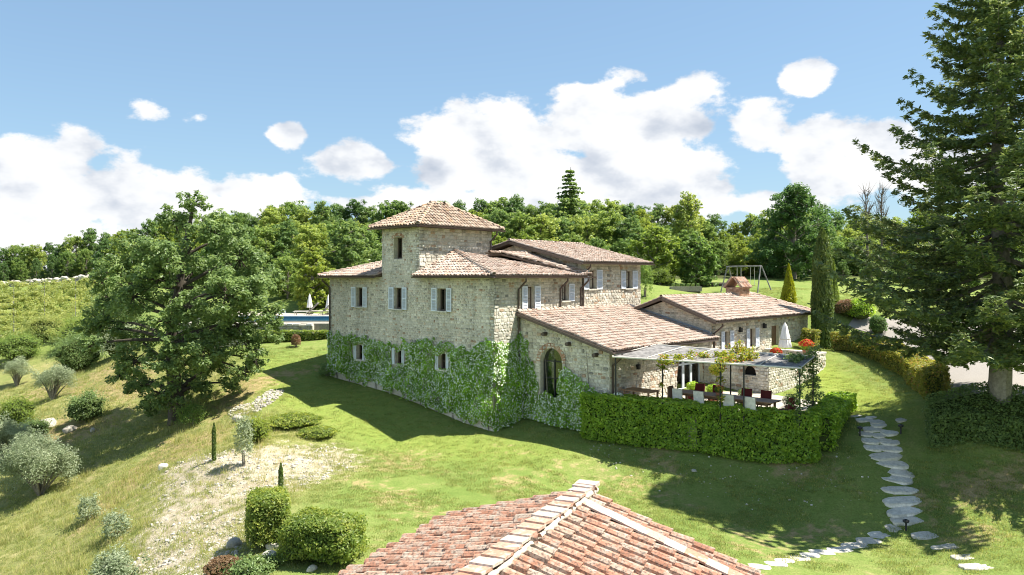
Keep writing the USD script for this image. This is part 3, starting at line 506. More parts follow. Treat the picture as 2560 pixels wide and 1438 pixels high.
#@@NEXT
# ------------------------------------------------------------------ the stone farmhouse
farm = thing('farmhouse', 'long stone farmhouse with square tower, tiled roofs and white shutters on the lawn', 'farmhouse', N0)
WL, WR = Wall(UV(0, 0), V, -U), Wall(UV(0, 0), U, -V)
def holes(poly, *hs):
    for h in hs: poly = poly.difference(h)
    return poly
up = [(3.44, 4.14), (7.08, 7.78), (10.72, 11.38)]; upz = [(5.83, 7.0), (5.83, 7.0), (5.86, 6.98)]
lo = [(3.45, 4.05), (7.1, 7.7), (10.75, 11.35)]; TW = rect(7.1, 7.85, 8.62, 9.82)
face = rect(0, 14.2, -1.2, 7.6).union(rect(5.67, 8.94, 7, 10.32))
face = holes(face, TW, *[rect(a, b, c, d) for (a, b), (c, d) in zip(up, upz)], *[rect(a, b, 2.75, 3.6) for a, b in lo])
masonry(farm, WL, face, seed=1, visible=rect(0, 14.2, 3.0, 11).union(rect(0, 14.2, -1, .3)), rows=(.09, .17), widths=(.10, .30), cut=.045, proud=(.006, .04))
for (a, b), (c, d) in zip(up, upz): window(farm, WL, a, b, c, d, sw=.42, bars=0)
for a, b in lo: window(farm, WL, a, b, 2.75, 3.6, sw=.2, mat_frame='wood', bars=1)
window(farm, WL, 7.1, 7.85, 8.62, 9.82, shutters=False, recess=.3, bars=0, sill=False)
def arch_bricks(parent, w, a, b, spring, rise, n, t=.24, proud=.03, name='arch_brick'):
    for k in range(n):
        th = math.pi * (k + .5) / n; r = (b - a) / 2; c = ((a + b) / 2 + (r + t / 2) * math.cos(th), spring + (rise + t / 2) * math.sin(th)); dr = math.cos(th) * w.s + math.sin(th) * ZUP; dt = -math.sin(th) * w.s + math.cos(th) * ZUP
        part(parent, name, MB().box(w.at(c[0], c[1], -.05), dr, dt, w.n, t / 2, math.pi * r / n / 2 * .95, .05 + proud).get(), M['brick'], tint=np.full(8, rng.uniform(0, 1)))
arch_bricks(farm, WL, 7.1, 7.85, 9.80, .10, 9, .16)
for (a, b), (c, d) in zip(up, upz): part(farm, 'lintel', MB().box(WL.at((a + b) / 2, d + .09, -.1), V, -U, ZUP, (b - a) / 2 + .14, .125, .075).get(), M['pale_stone'], tint=np.full(8, .35))
# holes left by the scaffold, dark in the masonry
rw = [(2.42, 2.95, 5.85, 7.1), (5.25, 5.78, 6.32, 7.2)]
right = holes(rect(0, 7.0, -1.2, 7.6), *[rect(*r_) for r_ in rw])
masonry(farm, WR, right, seed=2, visible=rect(0.0, 7.0, 5.2, 7.6).union(rect(0, 2.0, 2.4, 7.6)), rows=(.11, .2), widths=(.14, .36), proud=(.008, .04))
window(farm, WR, *rw[0], sw=.43); window(farm, WR, *rw[1], sw=.45, only=1)
WB = Wall(UV(0, .08), U, -V); bw = [(7.72, 8.42, 6.93, 7.98), (11.35, 12.05, 6.93, 7.95)]
masonry(farm, WB, holes(rect(7.0, 13.0, 4.2, 8.38), *[rect(*r_) for r_ in bw]), seed=3, rows=(.12, .2), widths=(.14, .34), visible=rect(7, 13, 5.4, 8.4))
for r_ in bw: window(farm, WB, *r_, sw=.5)
WG = Wall(UV(7.0, .08), V, -U)
masonry(farm, WG, holes(Polygon([(0.1, 7.2), (10, 7.2), (10, 8.3), (5.05, 9.52), (0.1, 8.35)]), rect(4.55, 5.2, 8.55, 9.15)), seed=4, rows=(.13, .2), widths=(.15, .36), visible=rect(0, 8, 8, 10))
window(farm, WG, 4.55, 5.2, 8.55, 9.15, only=-1, sw=.55, bars=0)
WT = Wall(UV(0, 5.67), U, -V)
masonry(farm, WT, rect(0.0, 5.6, 7.4, 10.32), seed=5, rows=(.14, .24), widths=(.2, .46), visible=rect(0, 5.6, 7.8, 10.4))
for o_, s_, n_, pl in ((UV(0, 8.94), U, V, rect(.35, 5.6, 7, 10.32)), (UV(5.6, 5.67), V, U, rect(.35, 3.27, 7, 10.32)), (UV(0, 14.2), U, V, rect(.35, 7, -1, 7.6)), (UV(7.0, .4), V, U, rect(0, 13.8, 1, 7.5)), (UV(13.0, .08), V, U, rect(.35, 10, 2, 8.3)), (UV(7.0, 10.0), U, V, rect(0, 6.0, 2, 8.3))):
    part(farm, 'wall', slab(Wall(o_, s_, n_), pl, .34), M['mortar'])
# lean-to kitchen wing
WA = Wall(UV(1.9, -.02), -V, -U); WAr = arch(1.34, 2.75, 1.67, 4.12)
masonry(farm, WA, holes(Polygon([(0, -1), (5.55, -1), (5.55, 4.12), (0, 5.60)]), WAr), seed=6, rows=(.11, .2), widths=(.14, .36), cut=.045, visible=Polygon([(0, .0), (5.55, -.3), (5.55, 4.2), (0, 5.7)]))
arch_bricks(farm, WA, 1.34, 2.75, 3.415, .705, 22, .25)
fr = MB()
for s_ in (1.38, 2.05, 2.71): fr.box(WA.at(s_, 2.6, -.28), -V, -U, ZUP, .035, .03, .95)
for z_ in (1.7, 2.6, 3.45): fr.box(WA.at(2.045, z_, -.28), -V, -U, ZUP, .66, .027, .03)
aw = fr.to(farm, 'window', M['iron'], label='tall arched window with brick surround')
part(aw, 'pane', slab(Wall(WA.at(0, 0, -.28), -V, -U), WAr, .012), M['glass'])
for s_, z_ in ((1.75, 4.78), (3.25, 4.38), (4.85, 3.96)): part(farm, 'beam_end', MB().tube([WA.at(s_, z_ + .02, -.2), WA.at(s_, z_ + .02, .32)], [.10, .095], 9).get(), M['wood'])
WF = Wall(UV(1.92, -5.55), U, -V); door = arch(5.9, 8.6, 1.5, 3.78, 14)
masonry(farm, WF, holes(rect(0.0, 9.7, -.5, 4.1), door), seed=7, rows=(.12, .21), widths=(.16, .4), visible=rect(0, 9.7, 1.6, 4.1))
arch_bricks(farm, WF, 5.9, 8.6, 2.43, 1.35, 26, .2, .02)
dr = MB()
for s_ in (5.95, 6.8, 6.9, 7.6, 7.7, 8.55): dr.box(WF.at(s_, 2.55, -.2), U, -V, ZUP, .045, .03, .9)
for z_ in (1.72, 3.0): dr.box(WF.at(7.25, z_, -.2), U, -V, ZUP, 1.26, .027, .05)
gd = dr.to(farm, 'door', M['white'], label='wide arched glass door onto the pergola terrace')
part(gd, 'pane', slab(Wall(WF.at(0, 0, -.205), U, -V), door, .012), M['glass'])
# gabled far wing
W2 = Wall(UV(11.6, 0), -V, -U)
masonry(farm, W2, Polygon([(-.4, 3), (5.5, 3), (5.5, 5.12), (2.5, 6.22), (-.4, 5.2)]), seed=8, rows=(.09, .15), widths=(.18, .36), visible=Polygon([(-.4, 4.2), (5.5, 3.6), (5.5, 5.3), (2.5, 6.4), (-.4, 5.3)]), tints=None)
part(farm, 'flashing', np_ := MB().box(W2.at(2.6, 5.72 - 2.6 * .264 + .14, .03), (-V - .264 * ZUP) / math.sqrt(1 + .264 ** 2), -U, (ZUP - .264 * V) / math.sqrt(1 + .264 ** 2), 3.0, .012, .16).get(), M['grey_metal'])
WF2 = Wall(UV(11.62, -5.5), U, -V); fd = rect(1.38, 2.0, 2.3, 4.5); fw = rect(4.5, 5.26, 3.42, 4.5); fd2 = rect(7.6, 8.7, 2.3, 4.53)
masonry(farm, WF2, holes(rect(0, 13.3, 1.0, 5.14), fd, fw, fd2), seed=9, rows=(.12, .21), widths=(.16, .4), visible=rect(0, 13.3, 2.5, 5.2))
window(farm, WF2, 1.38, 2.0, 2.5, 4.5, sw=.42, bars=1, sill=False, label='narrow shuttered glass door'); window(farm, WF2, 4.5, 5.26, 3.42, 4.5, sw=.42)
dd = part(farm, 'door', MB().box(WF2.at(8.15, 3.42, -.22), U, -V, ZUP, .55, .03, 1.1).get(), M['door'], label='brown wooden door')
part(dd, 'handle', MB().tube([WF2.at(7.75, 3.5, -.19), WF2.at(7.75, 3.5, -.13), WF2.at(7.87, 3.5, -.13)], .012, 6).get(), M['iron'])
for s_, z_ in ((3.2, 4.52), (6.4, 4.6)):
    lb = part(farm, 'wall_lamp', MB().box(WF2.at(s_, z_, .12), U, -V, ZUP, .09, .09, .13).get(), M['iron']); part(lb, 'bracket', MB().box(WF2.at(s_, z_ + .16, .06), U, -V, ZUP, .02, .07, .02).get(), M['iron'])
lb = part(farm, 'wall_lamp', MB().box(WF.at(2.2, 3.3, .1), U, -V, ZUP, .08, .08, .12).get(), M['iron'])
for o_, s_, n_, pl in ((UV(24.9, -5.5), V, U, rect(0, 6, 1.5, 5.1)), (UV(11.6, .5), U, V, rect(0, 13.3, 2, 5.1))): part(farm, 'wall', slab(Wall(o_, s_, n_), pl, .34), M['mortar'])

def slope_roof(O, A, D, m, plan, **k):
    q = math.sqrt(1 + m * m); return roof_plane(farm, O, A, Polygon([(a, d * q) for a, d in plan]), (np.asarray(D) + m * ZUP) / q, **k)
bare = lambda ci, a: True
slope_roof(UV(-.5, -.5, 7.68), V, U, .45, [(0, 0), (6.14, 0), (6.14, 3.08)], seed=11)
slope_roof(UV(-.5, -.5, 7.68), U, V, .227, [(0, 0), (7.4, 0), (3.1, 6.14)], seed=12)
slope_roof(UV(-.5, -.46, 7.76), U, V, .30, [(7.15, 0), (7.95, 0), (7.95, 3.95), (3.4, 3.95), (4.55, 3.9)], seed=13)
slope_roof(UV(7.45, 7.35, 7.76), -U, -V, .30, [(0, 0), (4.0, 0), (4.0, 3.86), (0, 3.86)], seed=14)
slope_roof(UV(-.5, 14.7, 7.66), -V, U, .30, [(0, 0), (5.74, 0), (5.74, 4.0), (4.0, 4.0)], seed=15)
slope_roof(UV(7.5, 14.7, 7.66), -U, -V, .30, [(0, 0), (8, 0), (4, 4)], seed=16, stop=bare)
slope_roof(UV(7.5, 8.0, 7.66), V, -U, .30, [(0, 0), (6.7, 0), (2.7, 4), (0, 4)], seed=17, stop=bare)
slope_roof(UV(6.45, -.45, 8.45), U, V, .24, [(0, 0), (7.1, 0), (7.1, 5.5), (0, 5.5)], seed=18)
slope_roof(UV(13.55, 10.55, 8.45), -U, -V, .24, [(0, 0), (7.1, 0), (7.1, 5.46), (0, 5.46)], seed=19)
for O_, A_, D_, m_, pl_ in ((UV(-.5, 5.17, 10.42), V, U, .507, [(0, 0), (4.27, 0), (2.135, 2.8)]), (UV(-.5, 5.17, 10.42), U, V, .665, [(0, 0), (6.6, 0), (3.8, 2.135), (2.8, 2.135)]), (UV(6.1, 9.44, 10.42), -V, -U, .507, [(0, 0), (4.27, 0), (2.135, 2.8)]), (UV(6.1, 9.44, 10.42), -U, -V, .665, [(0, 0), (6.6, 0), (3.8, 2.135), (2.8, 2.135)])):
    slope_roof(O_, A_, D_, m_, pl_, mat_name='tower_tile', seed=int(m_ * 1000) + len(pl_), pitch=.24, course=.36, r=(.096, .078))
slope_roof(UV(1.6, -5.95, 4.26), U, V, .264, [(0, 0), (9.98, 0), (9.98, 5.93), (0, 5.93)], seed=24, pitch=.232, r=(.093, .074), course=.35)
slope_roof(UV(11.2, -5.95, 5.2), U, V, .36, [(0, 0), (14.3, 0), (11.6, 3.45), (0, 3.45)], seed=25)
slope_roof(UV(25.5, .95, 5.2), -U, -V, .36, [(0, 0), (14.3, 0), (14.3, 3.42), (2.7, 3.42)], seed=26)
slope_roof(UV(25.5, -5.95, 5.2), V, -U, .462, [(0, 0), (6.9, 0), (3.45, 2.7)], seed=27)
for a_, b_, mn in ((UV(-.5, -.5, 7.72), UV(2.58, 5.64, 9.10), 'tile'), (UV(7.0, -.4, 7.84), UV(4.1, 3.45, 9.0), 'tile'), (UV(3.2, 3.49, 8.96), UV(7.45, 3.49, 8.96), 'tile'), (UV(-.5, 14.7, 7.7), UV(3.5, 10.7, 8.88), 'tile'), (UV(6.45, 5.05, 9.78), UV(13.55, 5.05, 9.78), 'tile'),
                   (UV(-.5, 5.17, 10.46), UV(2.3, 7.3, 11.86), 'tower_tile'), (UV(6.1, 5.17, 10.46), UV(3.3, 7.3, 11.86), 'tower_tile'), (UV(-.5, 9.44, 10.46), UV(2.3, 7.3, 11.86), 'tower_tile'), (UV(6.1, 9.44, 10.46), UV(3.3, 7.3, 11.86), 'tower_tile'), (UV(2.2, 7.3, 11.88), UV(3.4, 7.3, 11.88), 'tower_tile'),
                   (UV(11.2, -2.5, 6.46), UV(22.8, -2.5, 6.46), 'tile'), (UV(25.5, -5.95, 5.24), UV(22.8, -2.5, 6.47), 'tile'), (UV(1.6, -.06, 5.86), UV(11.5, -.06, 5.86), 'tile')):
    ridge_tiles(farm, a_, b_, mn, seed=int(abs(a_[0] * 100)))
# verges, gutters, downpipes
for a_, b_ in ((UV(1.58, -5.98, 4.14), UV(1.58, 0, 5.72)), (UV(11.18, -5.98, 5.08), UV(11.18, -2.5, 6.33)), (UV(11.18, .98, 5.08), UV(11.18, -2.5, 6.33)), (UV(6.43, -.48, 8.33), UV(6.43, 5.05, 9.65)), (UV(6.43, 10.5, 8.33), UV(6.43, 5.05, 9.65))):
    d_ = (b_ - a_) / np.linalg.norm(b_ - a_); part(farm, 'verge_board', MB().box((a_ + b_) / 2, d_, U, np.cross(d_, U), np.linalg.norm(b_ - a_) / 2, .025, .065).get(), M['wood'])
for a_, b_ in ((UV(-.58, -.5, 7.63), UV(-.58, 5.6, 7.63)), (UV(-.58, 8.98, 7.61), UV(-.58, 14.75, 7.61)), (UV(-.55, -.58, 7.63), UV(7.5, -.58, 7.63)), (UV(6.4, -.53, 8.4), UV(13.6, -.53, 8.4)), (UV(-.58, 5.1, 10.36), UV(-.58, 9.5, 10.36)), (UV(-.55, 5.09, 10.36), UV(6.15, 5.09, 10.36)),
               (UV(1.6, -6.03, 4.2), UV(11.3, -6.03, 4.2)), (UV(11.2, -6.03, 5.14), UV(25.5, -6.03, 5.14))): gutter(farm, a_, b_)
def down(u, v, z1, z0, du, dv, out=.5):   # an outlet at the gutter, swan neck to the wall, straight down
    o = np.array([du, dv]); g = np.array([u, v]) + o * (out + .08)
    w_ = np.array([u, v]) + o * .07; return pipe(farm, [UV(*g, z1 - .06), UV(*g, z1 - .2), UV(*(g * .5 + w_ * .5), z1 - .42), UV(*w_, z1 - .62), UV(*w_, (z1 + z0) / 2), UV(*w_, z0)])
down(1.72, 0, 7.6, -.1, 0, -1); down(5.05, 0, 7.6, 5.9, 0, -1); down(6.85, 0, 7.6, 5.8, 0, -1); down(7.15, .08, 8.37, 5.9, 0, -1); down(5.45, 5.67, 10.33, 8.7, 0, -1); down(11.75, -5.5, 5.1, 2.6, 0, -1); down(2.1, -5.55, 4.15, 1.7, 0, -1); down(0, 14.1, 7.58, 2, -1, 0)
# chimney with its own little tiled roof
cu, cv, cz = 20.7, -2.5, 6.3
cb = part(farm, 'chimney', MB().box(UV(cu, cv, cz + .2), U, V, ZUP, .68, .5, .42).get(), M['brick'], tint=np.full(8, .35))
ck = MB()
for r_ in range(8):
    for s_ in range(6):
        for sg in (-1, 1): ck.box(UV(cu - .57 + s_ * .225 + (r_ % 2) * .05, cv + sg * .5, cz - .15 + r_ * .1), U, V, ZUP, .1, .018, .042, rng.uniform(0, 1))
        if s_ < 4:
            for sg in (-1, 1): ck.box(UV(cu + sg * .68, cv - .37 + s_ * .235 + (r_ % 2) * .03, cz - .15 + r_ * .1), U, V, ZUP, .018, .105, .042, rng.uniform(0, 1))
ck.to(cb, 'bricks', M['brick'], kind='stuff')
for sg in (-1, 1):
    d_ = V * -sg * .62 + ZUP * .78
    part(cb, 'cap_slab', MB().box(UV(cu, cv + sg * .33, cz + .62 + .32), U, d_, np.cross(U, d_), .74, .46, .035).get(), M['brick'], tint=np.full(8, .6))
    rt = MB()
    for k in range(7):
        vv_, ff_ = tile_shape(.1, .08, .46, .02); nn = np.cross(U, d_); nn = nn if nn[2] > 0 else -nn
        for q in range(2): rt.add(UV(cu - .63 + k * .21, cv + sg * .33, cz + .94) - d_ * (.46 - q * .42) + vv_[:, :1] * U + vv_[:, 1:2] * d_ + (vv_[:, 2:] + .04) * nn, ff_, rng.uniform(0, 1))
    rt.to(cb, 'cap_tiles', M['near_tile'], kind='stuff')
write_stones(ALL_STONES, 300); write_tiles(ALL_TILES, 300)

# ------------------------------------------------------------------ terraces
def prism(poly, z0, z1):
    m = trimesh.creation.extrude_polygon(Polygon(poly), z1 - z0, engine='earcut'); m.apply_translation([0, 0, z0]); return m
p_ = part('/World', 'lower_terrace', prism([UV(*q)[:2] for q in [(2.0, -5.5), (2.4, -9.5), (3.9, -13.4), (9.4, -13.2), (10.6, -9.2), (10.6, -5.5)]], .3, 1.65), M['paving']); tag(stage.GetPrimAtPath(p_), kind='structure')
ter = thing('upper_terrace', 'raised stone terrace with pale coping and small arched niche in front of the far wing', 'terrace', UV(10.6, -9.2, 1.5))
TS = []
WN = Wall(UV(10.6, -5.56), -V, -U); niche = arch(2.25, 2.98, 2.5, 3.0)
masonry(ter, WN, holes(rect(0, 3.64, .8, 3.15), niche), seed=31, keep=TS, rows=(.1, .19), widths=(.14, .36))
arch_bricks(ter, WN, 2.25, 2.98, 2.64, .36, 9, .13)
WFt = Wall(UV(10.6, -9.2), U, -V); masonry(ter, WFt, rect(0, 7.7, .9, 3.15), seed=32, keep=TS, rows=(.1, .19), widths=(.14, .36))
WRt = Wall(UV(18.3, -9.2), V, U); masonry(ter, WRt, rect(.35, 3.7, 1, 3.15), seed=33, keep=TS, rows=(.12, .2), widths=(.16, .36))
write_stones(TS, 120)
part(ter, 'floor', prism([UV(*q)[:2] for q in [(10.95, -8.85), (17.95, -8.85), (17.95, -5.5), (10.95, -5.5)]], 1.2, 2.5), M['paving'])
for c_, hu, hv in ((UV(14.45, -9.03, 3.19), 3.9, .22), (UV(10.77, -7.2, 3.19), .22, 1.6), (UV(18.13, -7.2, 3.19), .22, 1.6)): part(ter, 'coping', MB().box(c_, U, V, ZUP, hu, hv, .04).get(), M['coping'])
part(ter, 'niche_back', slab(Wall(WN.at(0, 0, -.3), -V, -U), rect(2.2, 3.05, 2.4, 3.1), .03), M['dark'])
#@@NEXT
# ------------------------------------------------------------------ foliage
def unit(a): return a / (np.linalg.norm(a, axis=-1, keepdims=True) + 1e-12)
def leaf_cards(pos, nrm, size, r, aspect=.6, fold=.16, along=None):
    """Folded diamond leaves: four vertices and two triangles each."""
    n = len(pos); size = np.broadcast_to(np.asarray(size, float), (n,))[:, None]; nrm = unit(nrm)
    t = unit(np.cross(nrm, r.normal(size=(n, 3)))) if along is None else unit(along - (along * nrm).sum(1, keepdims=True) * nrm + 1e-6)
    b = np.cross(nrm, t)
    v = np.stack([pos + t * size * .5, pos + b * size * aspect * .5 + nrm * size * fold, pos - t * size * .5, pos - b * size * aspect * .5 + nrm * size * fold], 1).reshape(-1, 3)
    k = np.arange(n)[:, None] * 4
    return v, np.vstack([k + [0, 1, 2], k + [0, 2, 3]])
class Leaves:
    def __init__(s): s.p, s.n, s.s, s.t, s.a = [], [], [], [], []
    def add(s, p, n, size, tint, along=None):
        s.p.append(p); s.n.append(n); s.s.append(np.broadcast_to(size, (len(p),))); s.t.append(np.broadcast_to(tint, (len(p),))); s.a.append(np.zeros_like(p) if along is None else along)
    def clumps(s, c, rc, L, dens, r, up=.6, flat=.75, bias=.45, spread=.2):
        for (x, y, z), q in zip(c, rc):
            k = max(6, int(dens * (q / L) ** 2)); d = unit(r.normal(size=(k, 3))); rad = q * r.random(k)[:, None] ** bias
            s.add(np.array([x, y, z]) + d * rad * [1, 1, flat], d * .6 + [0, 0, up] + r.normal(size=(k, 3)) * .45, L * r.uniform(.7, 1.25, k), np.clip(r.normal(.5, .13) + r.normal(0, spread, k), 0, 1))
    def mesh(s, r, aspect=.6, fold=.16, along=False):
        return leaf_cards(np.vstack(s.p), np.vstack(s.n), np.concatenate(s.s), r, aspect, fold, np.vstack(s.a) if along else None), np.repeat(np.concatenate(s.t), 4)
    def to(s, parent, name, material, r, local=False, kind=None, **k):
        m, t = s.mesh(r, **k); return part(parent, name, m, material, tint=t, local=local, kind=kind)
def bough(a, b, r0, r1, rr, sag=.12, n=6):
    a, b = np.asarray(a, float), np.asarray(b, float); t = np.linspace(0, 1, n)[:, None]; L = np.linalg.norm(b - a)
    p = a + (b - a) * t + np.sin(t * np.pi) * np.array([0, 0, -sag * L]) + np.sin(t * np.pi) * rr.normal(0, .04, (1, 3)) * L
    return p, np.linspace(r0, r1, n)

def broadleaf(name, seed, H, R, bare, lobes, L, dens, leaf, bark='grey_bark', loc=(0, 0, 0), label='', cat='tree', group=None, squash=1.0, top=.0, spread=.2, trunk_r=None):
    """A tree in its own frame: a wavy trunk, limbs to each lobe of the crown, lobes made of leaf clumps."""
    r = np.random.default_rng(seed); t = thing(name, label, cat, loc, group=group); tr = trunk_r or .022 * H + .04
    zs = np.linspace(-.4, H * .8, 9); wob = np.cumsum(r.normal(0, .022 * H / 3, (9, 2)), 0) * np.linspace(0, 1, 9)[:, None]; tp = np.c_[wob, zs]
    mb = MB(); mb.tube(tp, np.linspace(tr * 1.15, tr * .25, 9), 8); lv = Leaves()
    for k in range(lobes):
        zf = (k + .5) / lobes; z = bare + (H - bare) * (zf ** .85) * .92; prof = math.sin(math.pi * min(1, .18 + .80 * zf * (1 - top) + .0)) ** .7
        ang = k * 2.4 + r.normal(0, .5); rad = R * prof * r.uniform(.35, .80) * (0.35 if zf > .92 else 1)
        c = np.array([math.cos(ang) * rad, math.sin(ang) * rad, z]); lr = R * r.uniform(.26, .48) * (1 - .25 * zf)
        i = int(np.clip((z - lr * .8) / (H * .8) * 8, 2, 7)); p, q = bough(tp[i], c, tr * .42 * (1 - .07 * i), .02, r, -.08); mb.tube(p, q, 5)
        nc = r.integers(15, 22); d = unit(r.normal(size=(nc, 3))); cc = c + d * lr * r.uniform(.35, 1.18, (nc, 1)) * [1, 1, .8 * squash]
        cc = cc[cc[:, 2] > bare * .55]
        for e in cc[::4]:
            p, q = bough(c, e, .035, .008, r, 0, 4); mb.tube(p, q, 4)
        lv.clumps(cc, lr * r.uniform(.18, .42, len(cc)), L, dens, r, spread=spread, up=.75)
    mb.to(t, 'trunk', M[bark], local=True); lv.to(t, 'crown', M[leaf], r, local=True)
    return t

# ------------------------------------------------------------------ the old oak on the slope
r_ = np.random.default_rng(21); base = G(443, 1052); D0 = base[1]
oak = thing('oak_tree', 'large spreading dark green oak on the slope left of the farmhouse', 'tree', base)
trunk = [base + [0, 0, -.5], base, P(440, 985, D0), P(432, 920, D0 + .2), P(428, 850, D0), P(436, 790, D0 - .2), P(448, 720, D0), P(455, 650, D0), P(470, 580, D0), P(482, 515, D0)]
mb = MB(); mb.tube(trunk, [.62, .5, .40, .36, .33, .29, .24, .19, .12, .04], 12); lv = Leaves()
lob = [(482, 508, 42, 0), (440, 556, 52, .8), (525, 575, 56, -1), (580, 595, 45, .8), (350, 618, 58, .8), (300, 672, 54, 0), (420, 645, 74, -2.6), (500, 668, 74, 2.2), (600, 648, 70, .2), (655, 712, 60, .8), (565, 735, 76, -2.6), (440, 745, 64, 2.8), (335, 742, 66, -2), (262, 805, 58, 1), (335, 838, 62, 1.6),
       (228, 862, 36, -.8), (600, 812, 72, -1), (682, 790, 46, .5), (520, 822, 72, 2.6), (505, 872, 66, -2.6), (628, 872, 42, -1), (640, 905, 30, -.5), (420, 905, 54, -2.8), (335, 905, 55, -1.5), (545, 915, 50, 1.5), (470, 955, 56, 1.8), (345, 965, 46, .5), (405, 985, 50, -1.6), (505, 972, 36, 0), (380, 1010, 36, 1), (270, 745, 44, 2.), (690, 845, 24, 0), (415, 800, 50, -3.0), (470, 765, 52, -3.0), (455, 855, 44, -3.0), (300, 940, 36, 1), (575, 960, 34, .6), (610, 930, 36, -1.2), (225, 820, 36, 1.2), (395, 700, 50, -2.4), (250, 700, 36, .6), (620, 730, 60, -2)]
for px, py, q, dy in lob:
    c = P(px, py, D0 + dy); lr = q / FPX * D0; i = int(np.argmin([abs(p[2] - (c[2] - lr * .7)) for p in trunk[2:9]])) + 2
    p, w = bough(trunk[i], c, .13, .03, r_, -.06); mb.tube(p, w, 6)
    nc = int(16 + lr * 16); d = unit(r_.normal(size=(nc, 3))); cc = c + d * lr * r_.uniform(.35, 1.0, (nc, 1)) * [1, 1, .85]
    for e in cc[::2]:
        p, w = bough(c, e, .04, .008, r_, 0, 4); mb.tube(p, w, 4)
    lv.clumps(cc, lr * r_.uniform(.15, .34, nc), .20, 17, r_, spread=.24, up=.8)
mb.to(oak, 'trunk', M['bark'], smooth=True); lv.to(oak, 'crown', M['oak_leaf'], r_)

# ------------------------------------------------------------------ the big fir beside the drive
r_ = np.random.default_rng(5); fb = G(2495, 1042, near=24); 
fir = thing('fir_tree', 'very tall dark green fir with grey trunk at the right edge beside the gravel drive', 'tree', fb)
HF = 19.5; mb = MB(); zs = np.linspace(-.4, HF, 14)
mb.tube(fb + np.c_[.12 * np.sin(zs * .5), .1 * np.cos(zs * .4) - .1, zs], np.interp(zs, [-.4, 0, 2.5, HF], [.54, .44, .38, .03]), 14); lv = Leaves()
def fir_reach(h): return np.interp(h, [2.8, 3.6, 5.0, 7, 9.5, 12, 14.5, 17, HF], [3.4, 6.2, 7.2, 6.5, 5.3, 4.5, 2.9, 1.4, .3])
z = 2.8; k = 0
while z < HF - .3:
    nb = r_.integers(7, 10)
    for j in range(nb):
        ang = 2 * math.pi * j / nb + k * 1.1 + r_.normal(0, .2); h = z + r_.uniform(-.25, .25); reach = fir_reach(h) * r_.uniform(.55, 1.08)
        d = np.array([math.cos(ang), math.sin(ang), 0]); up = np.interp(h, [3, 7, 13, HF], [-.12, -.05, .12, .5]); n = 9; t = np.linspace(0, 1, n)
        p = fb + [0, 0, h] + np.outer(t * reach, d) + np.outer(up * reach * t - .13 * reach * np.sin(t * np.pi) + .10 * reach * t ** 3, ZUP)
        mb.tube(p, np.linspace(.075 * (1 - h / HF) + .02, .006, n), 5)
        side = np.cross(d, ZUP)
        ns = int(3 + reach * 4.6)
        for q in range(ns):     # flat sprays left and right of the bough
            u = .16 + .84 * (q + r_.random()) / ns; o = np.array([np.interp(u, t, p[:, c]) for c in range(3)]); sg = -1 if q % 2 else 1
            ln = (.28 + .26 * reach * (1 - u) ** .8 * .7) * r_.uniform(.7, 1.2); sd = unit(side * sg + d * r_.uniform(.4, 1.0) + ZUP * r_.normal(-.05, .16)); mb_n = int(15 + ln * 38)
            w = r_.random(mb_n) ** .8; cpos = o + np.outer(w * ln, sd) + r_.normal(0, .055, (mb_n, 3)) + np.outer(-.12 * (w * ln) ** 2, ZUP); al = unit(sd + r_.normal(0, .65, (mb_n, 3)) + [0, 0, .1])
            lv.add(cpos, np.array([0, 0, 1.]) + r_.normal(0, .5, (mb_n, 3)), r_.uniform(.16, .27, mb_n), np.clip(r_.normal(.42, .12) + r_.normal(0, .2, mb_n), 0, 1), al)
    z += np.interp(z, [2, 12, HF], [.62, .62, .5]); k += 1
mb.to(fir, 'trunk', M['grey_bark'], smooth=True); lv.to(fir, 'crown', M['fir_leaf'], r_, aspect=.38, fold=.08, along=True)

# ------------------------------------------------------------------ woodland
proto = {}
def wood_proto(key, *a, **k): proto[key] = (a, k)
kinds = {  # name, H, R, bare, lobes, leaf size, density, leaf material
    'a': ('woodland_tree', 10, 4.2, 1.0, 24, .34, 15, 'wood_leaf'), 'b': ('woodland_tree', 10, 4.8, .6, 26, .35, 15, 'wood_leaf'), 'c': ('dark_oak', 10, 4.5, .8, 25, .34, 15, 'dark_leaf'),
    'd': ('woodland_tree', 10, 3.5, 1.2, 20, .33, 15, 'lime_leaf'), 'e': ('dark_oak', 10, 3.8, 1.0, 21, .33, 15, 'dark_leaf'), 'f': ('woodland_tree', 10, 5.0, .5, 25, .36, 15, 'lime_leaf')}
first = {}
def plant(kind, x, y, H, label, group, rr, wide=1.0, sink=.3):
    z = float(ground(np.array([x]), np.array([y]))[0]) - sink; s = H / 10.0; sc = (s * wide * rr.uniform(.92, 1.1), s * wide * rr.uniform(.92, 1.1), s)
    if kind not in first:
        nm, h, R, bare, lobes, L, dens, leaf = kinds[kind]
        first[kind] = broadleaf(nm, 100 + ord(kind), h, R, bare, lobes, L, dens, leaf, loc=(x, y, z), label=label, group=group)
        LOC[first[kind]] = np.array([x, y, z]); UsdGeom.Xformable(stage.GetPrimAtPath(first[kind])).GetOrderedXformOps()[2].Set(Gf.Vec3f(*map(float, sc)))
        return first[kind]
    return copy(first[kind], label, (x, y, z), rr.uniform(0, 360), sc, group)
SKY = np.array([(-200, 640), (0, 622), (80, 590), (150, 600), (200, 572), (290, 560), (400, 545), (500, 540), (560, 522), (640, 525), (700, 506), (760, 510), (860, 516), (930, 498), (1000, 506), (1060, 520), (1130, 508), (1200, 508), (1270, 495), (1330, 500), (1400, 505), (1480, 495), (1540, 502), (1600, 522), (1680, 506), (1730, 500),
                (1790, 532), (1850, 540), (1900, 520), (1980, 510), (2060, 510), (2100, 530), (2150, 520), (2220, 532), (2300, 512), (2400, 520), (2700, 500)], float)
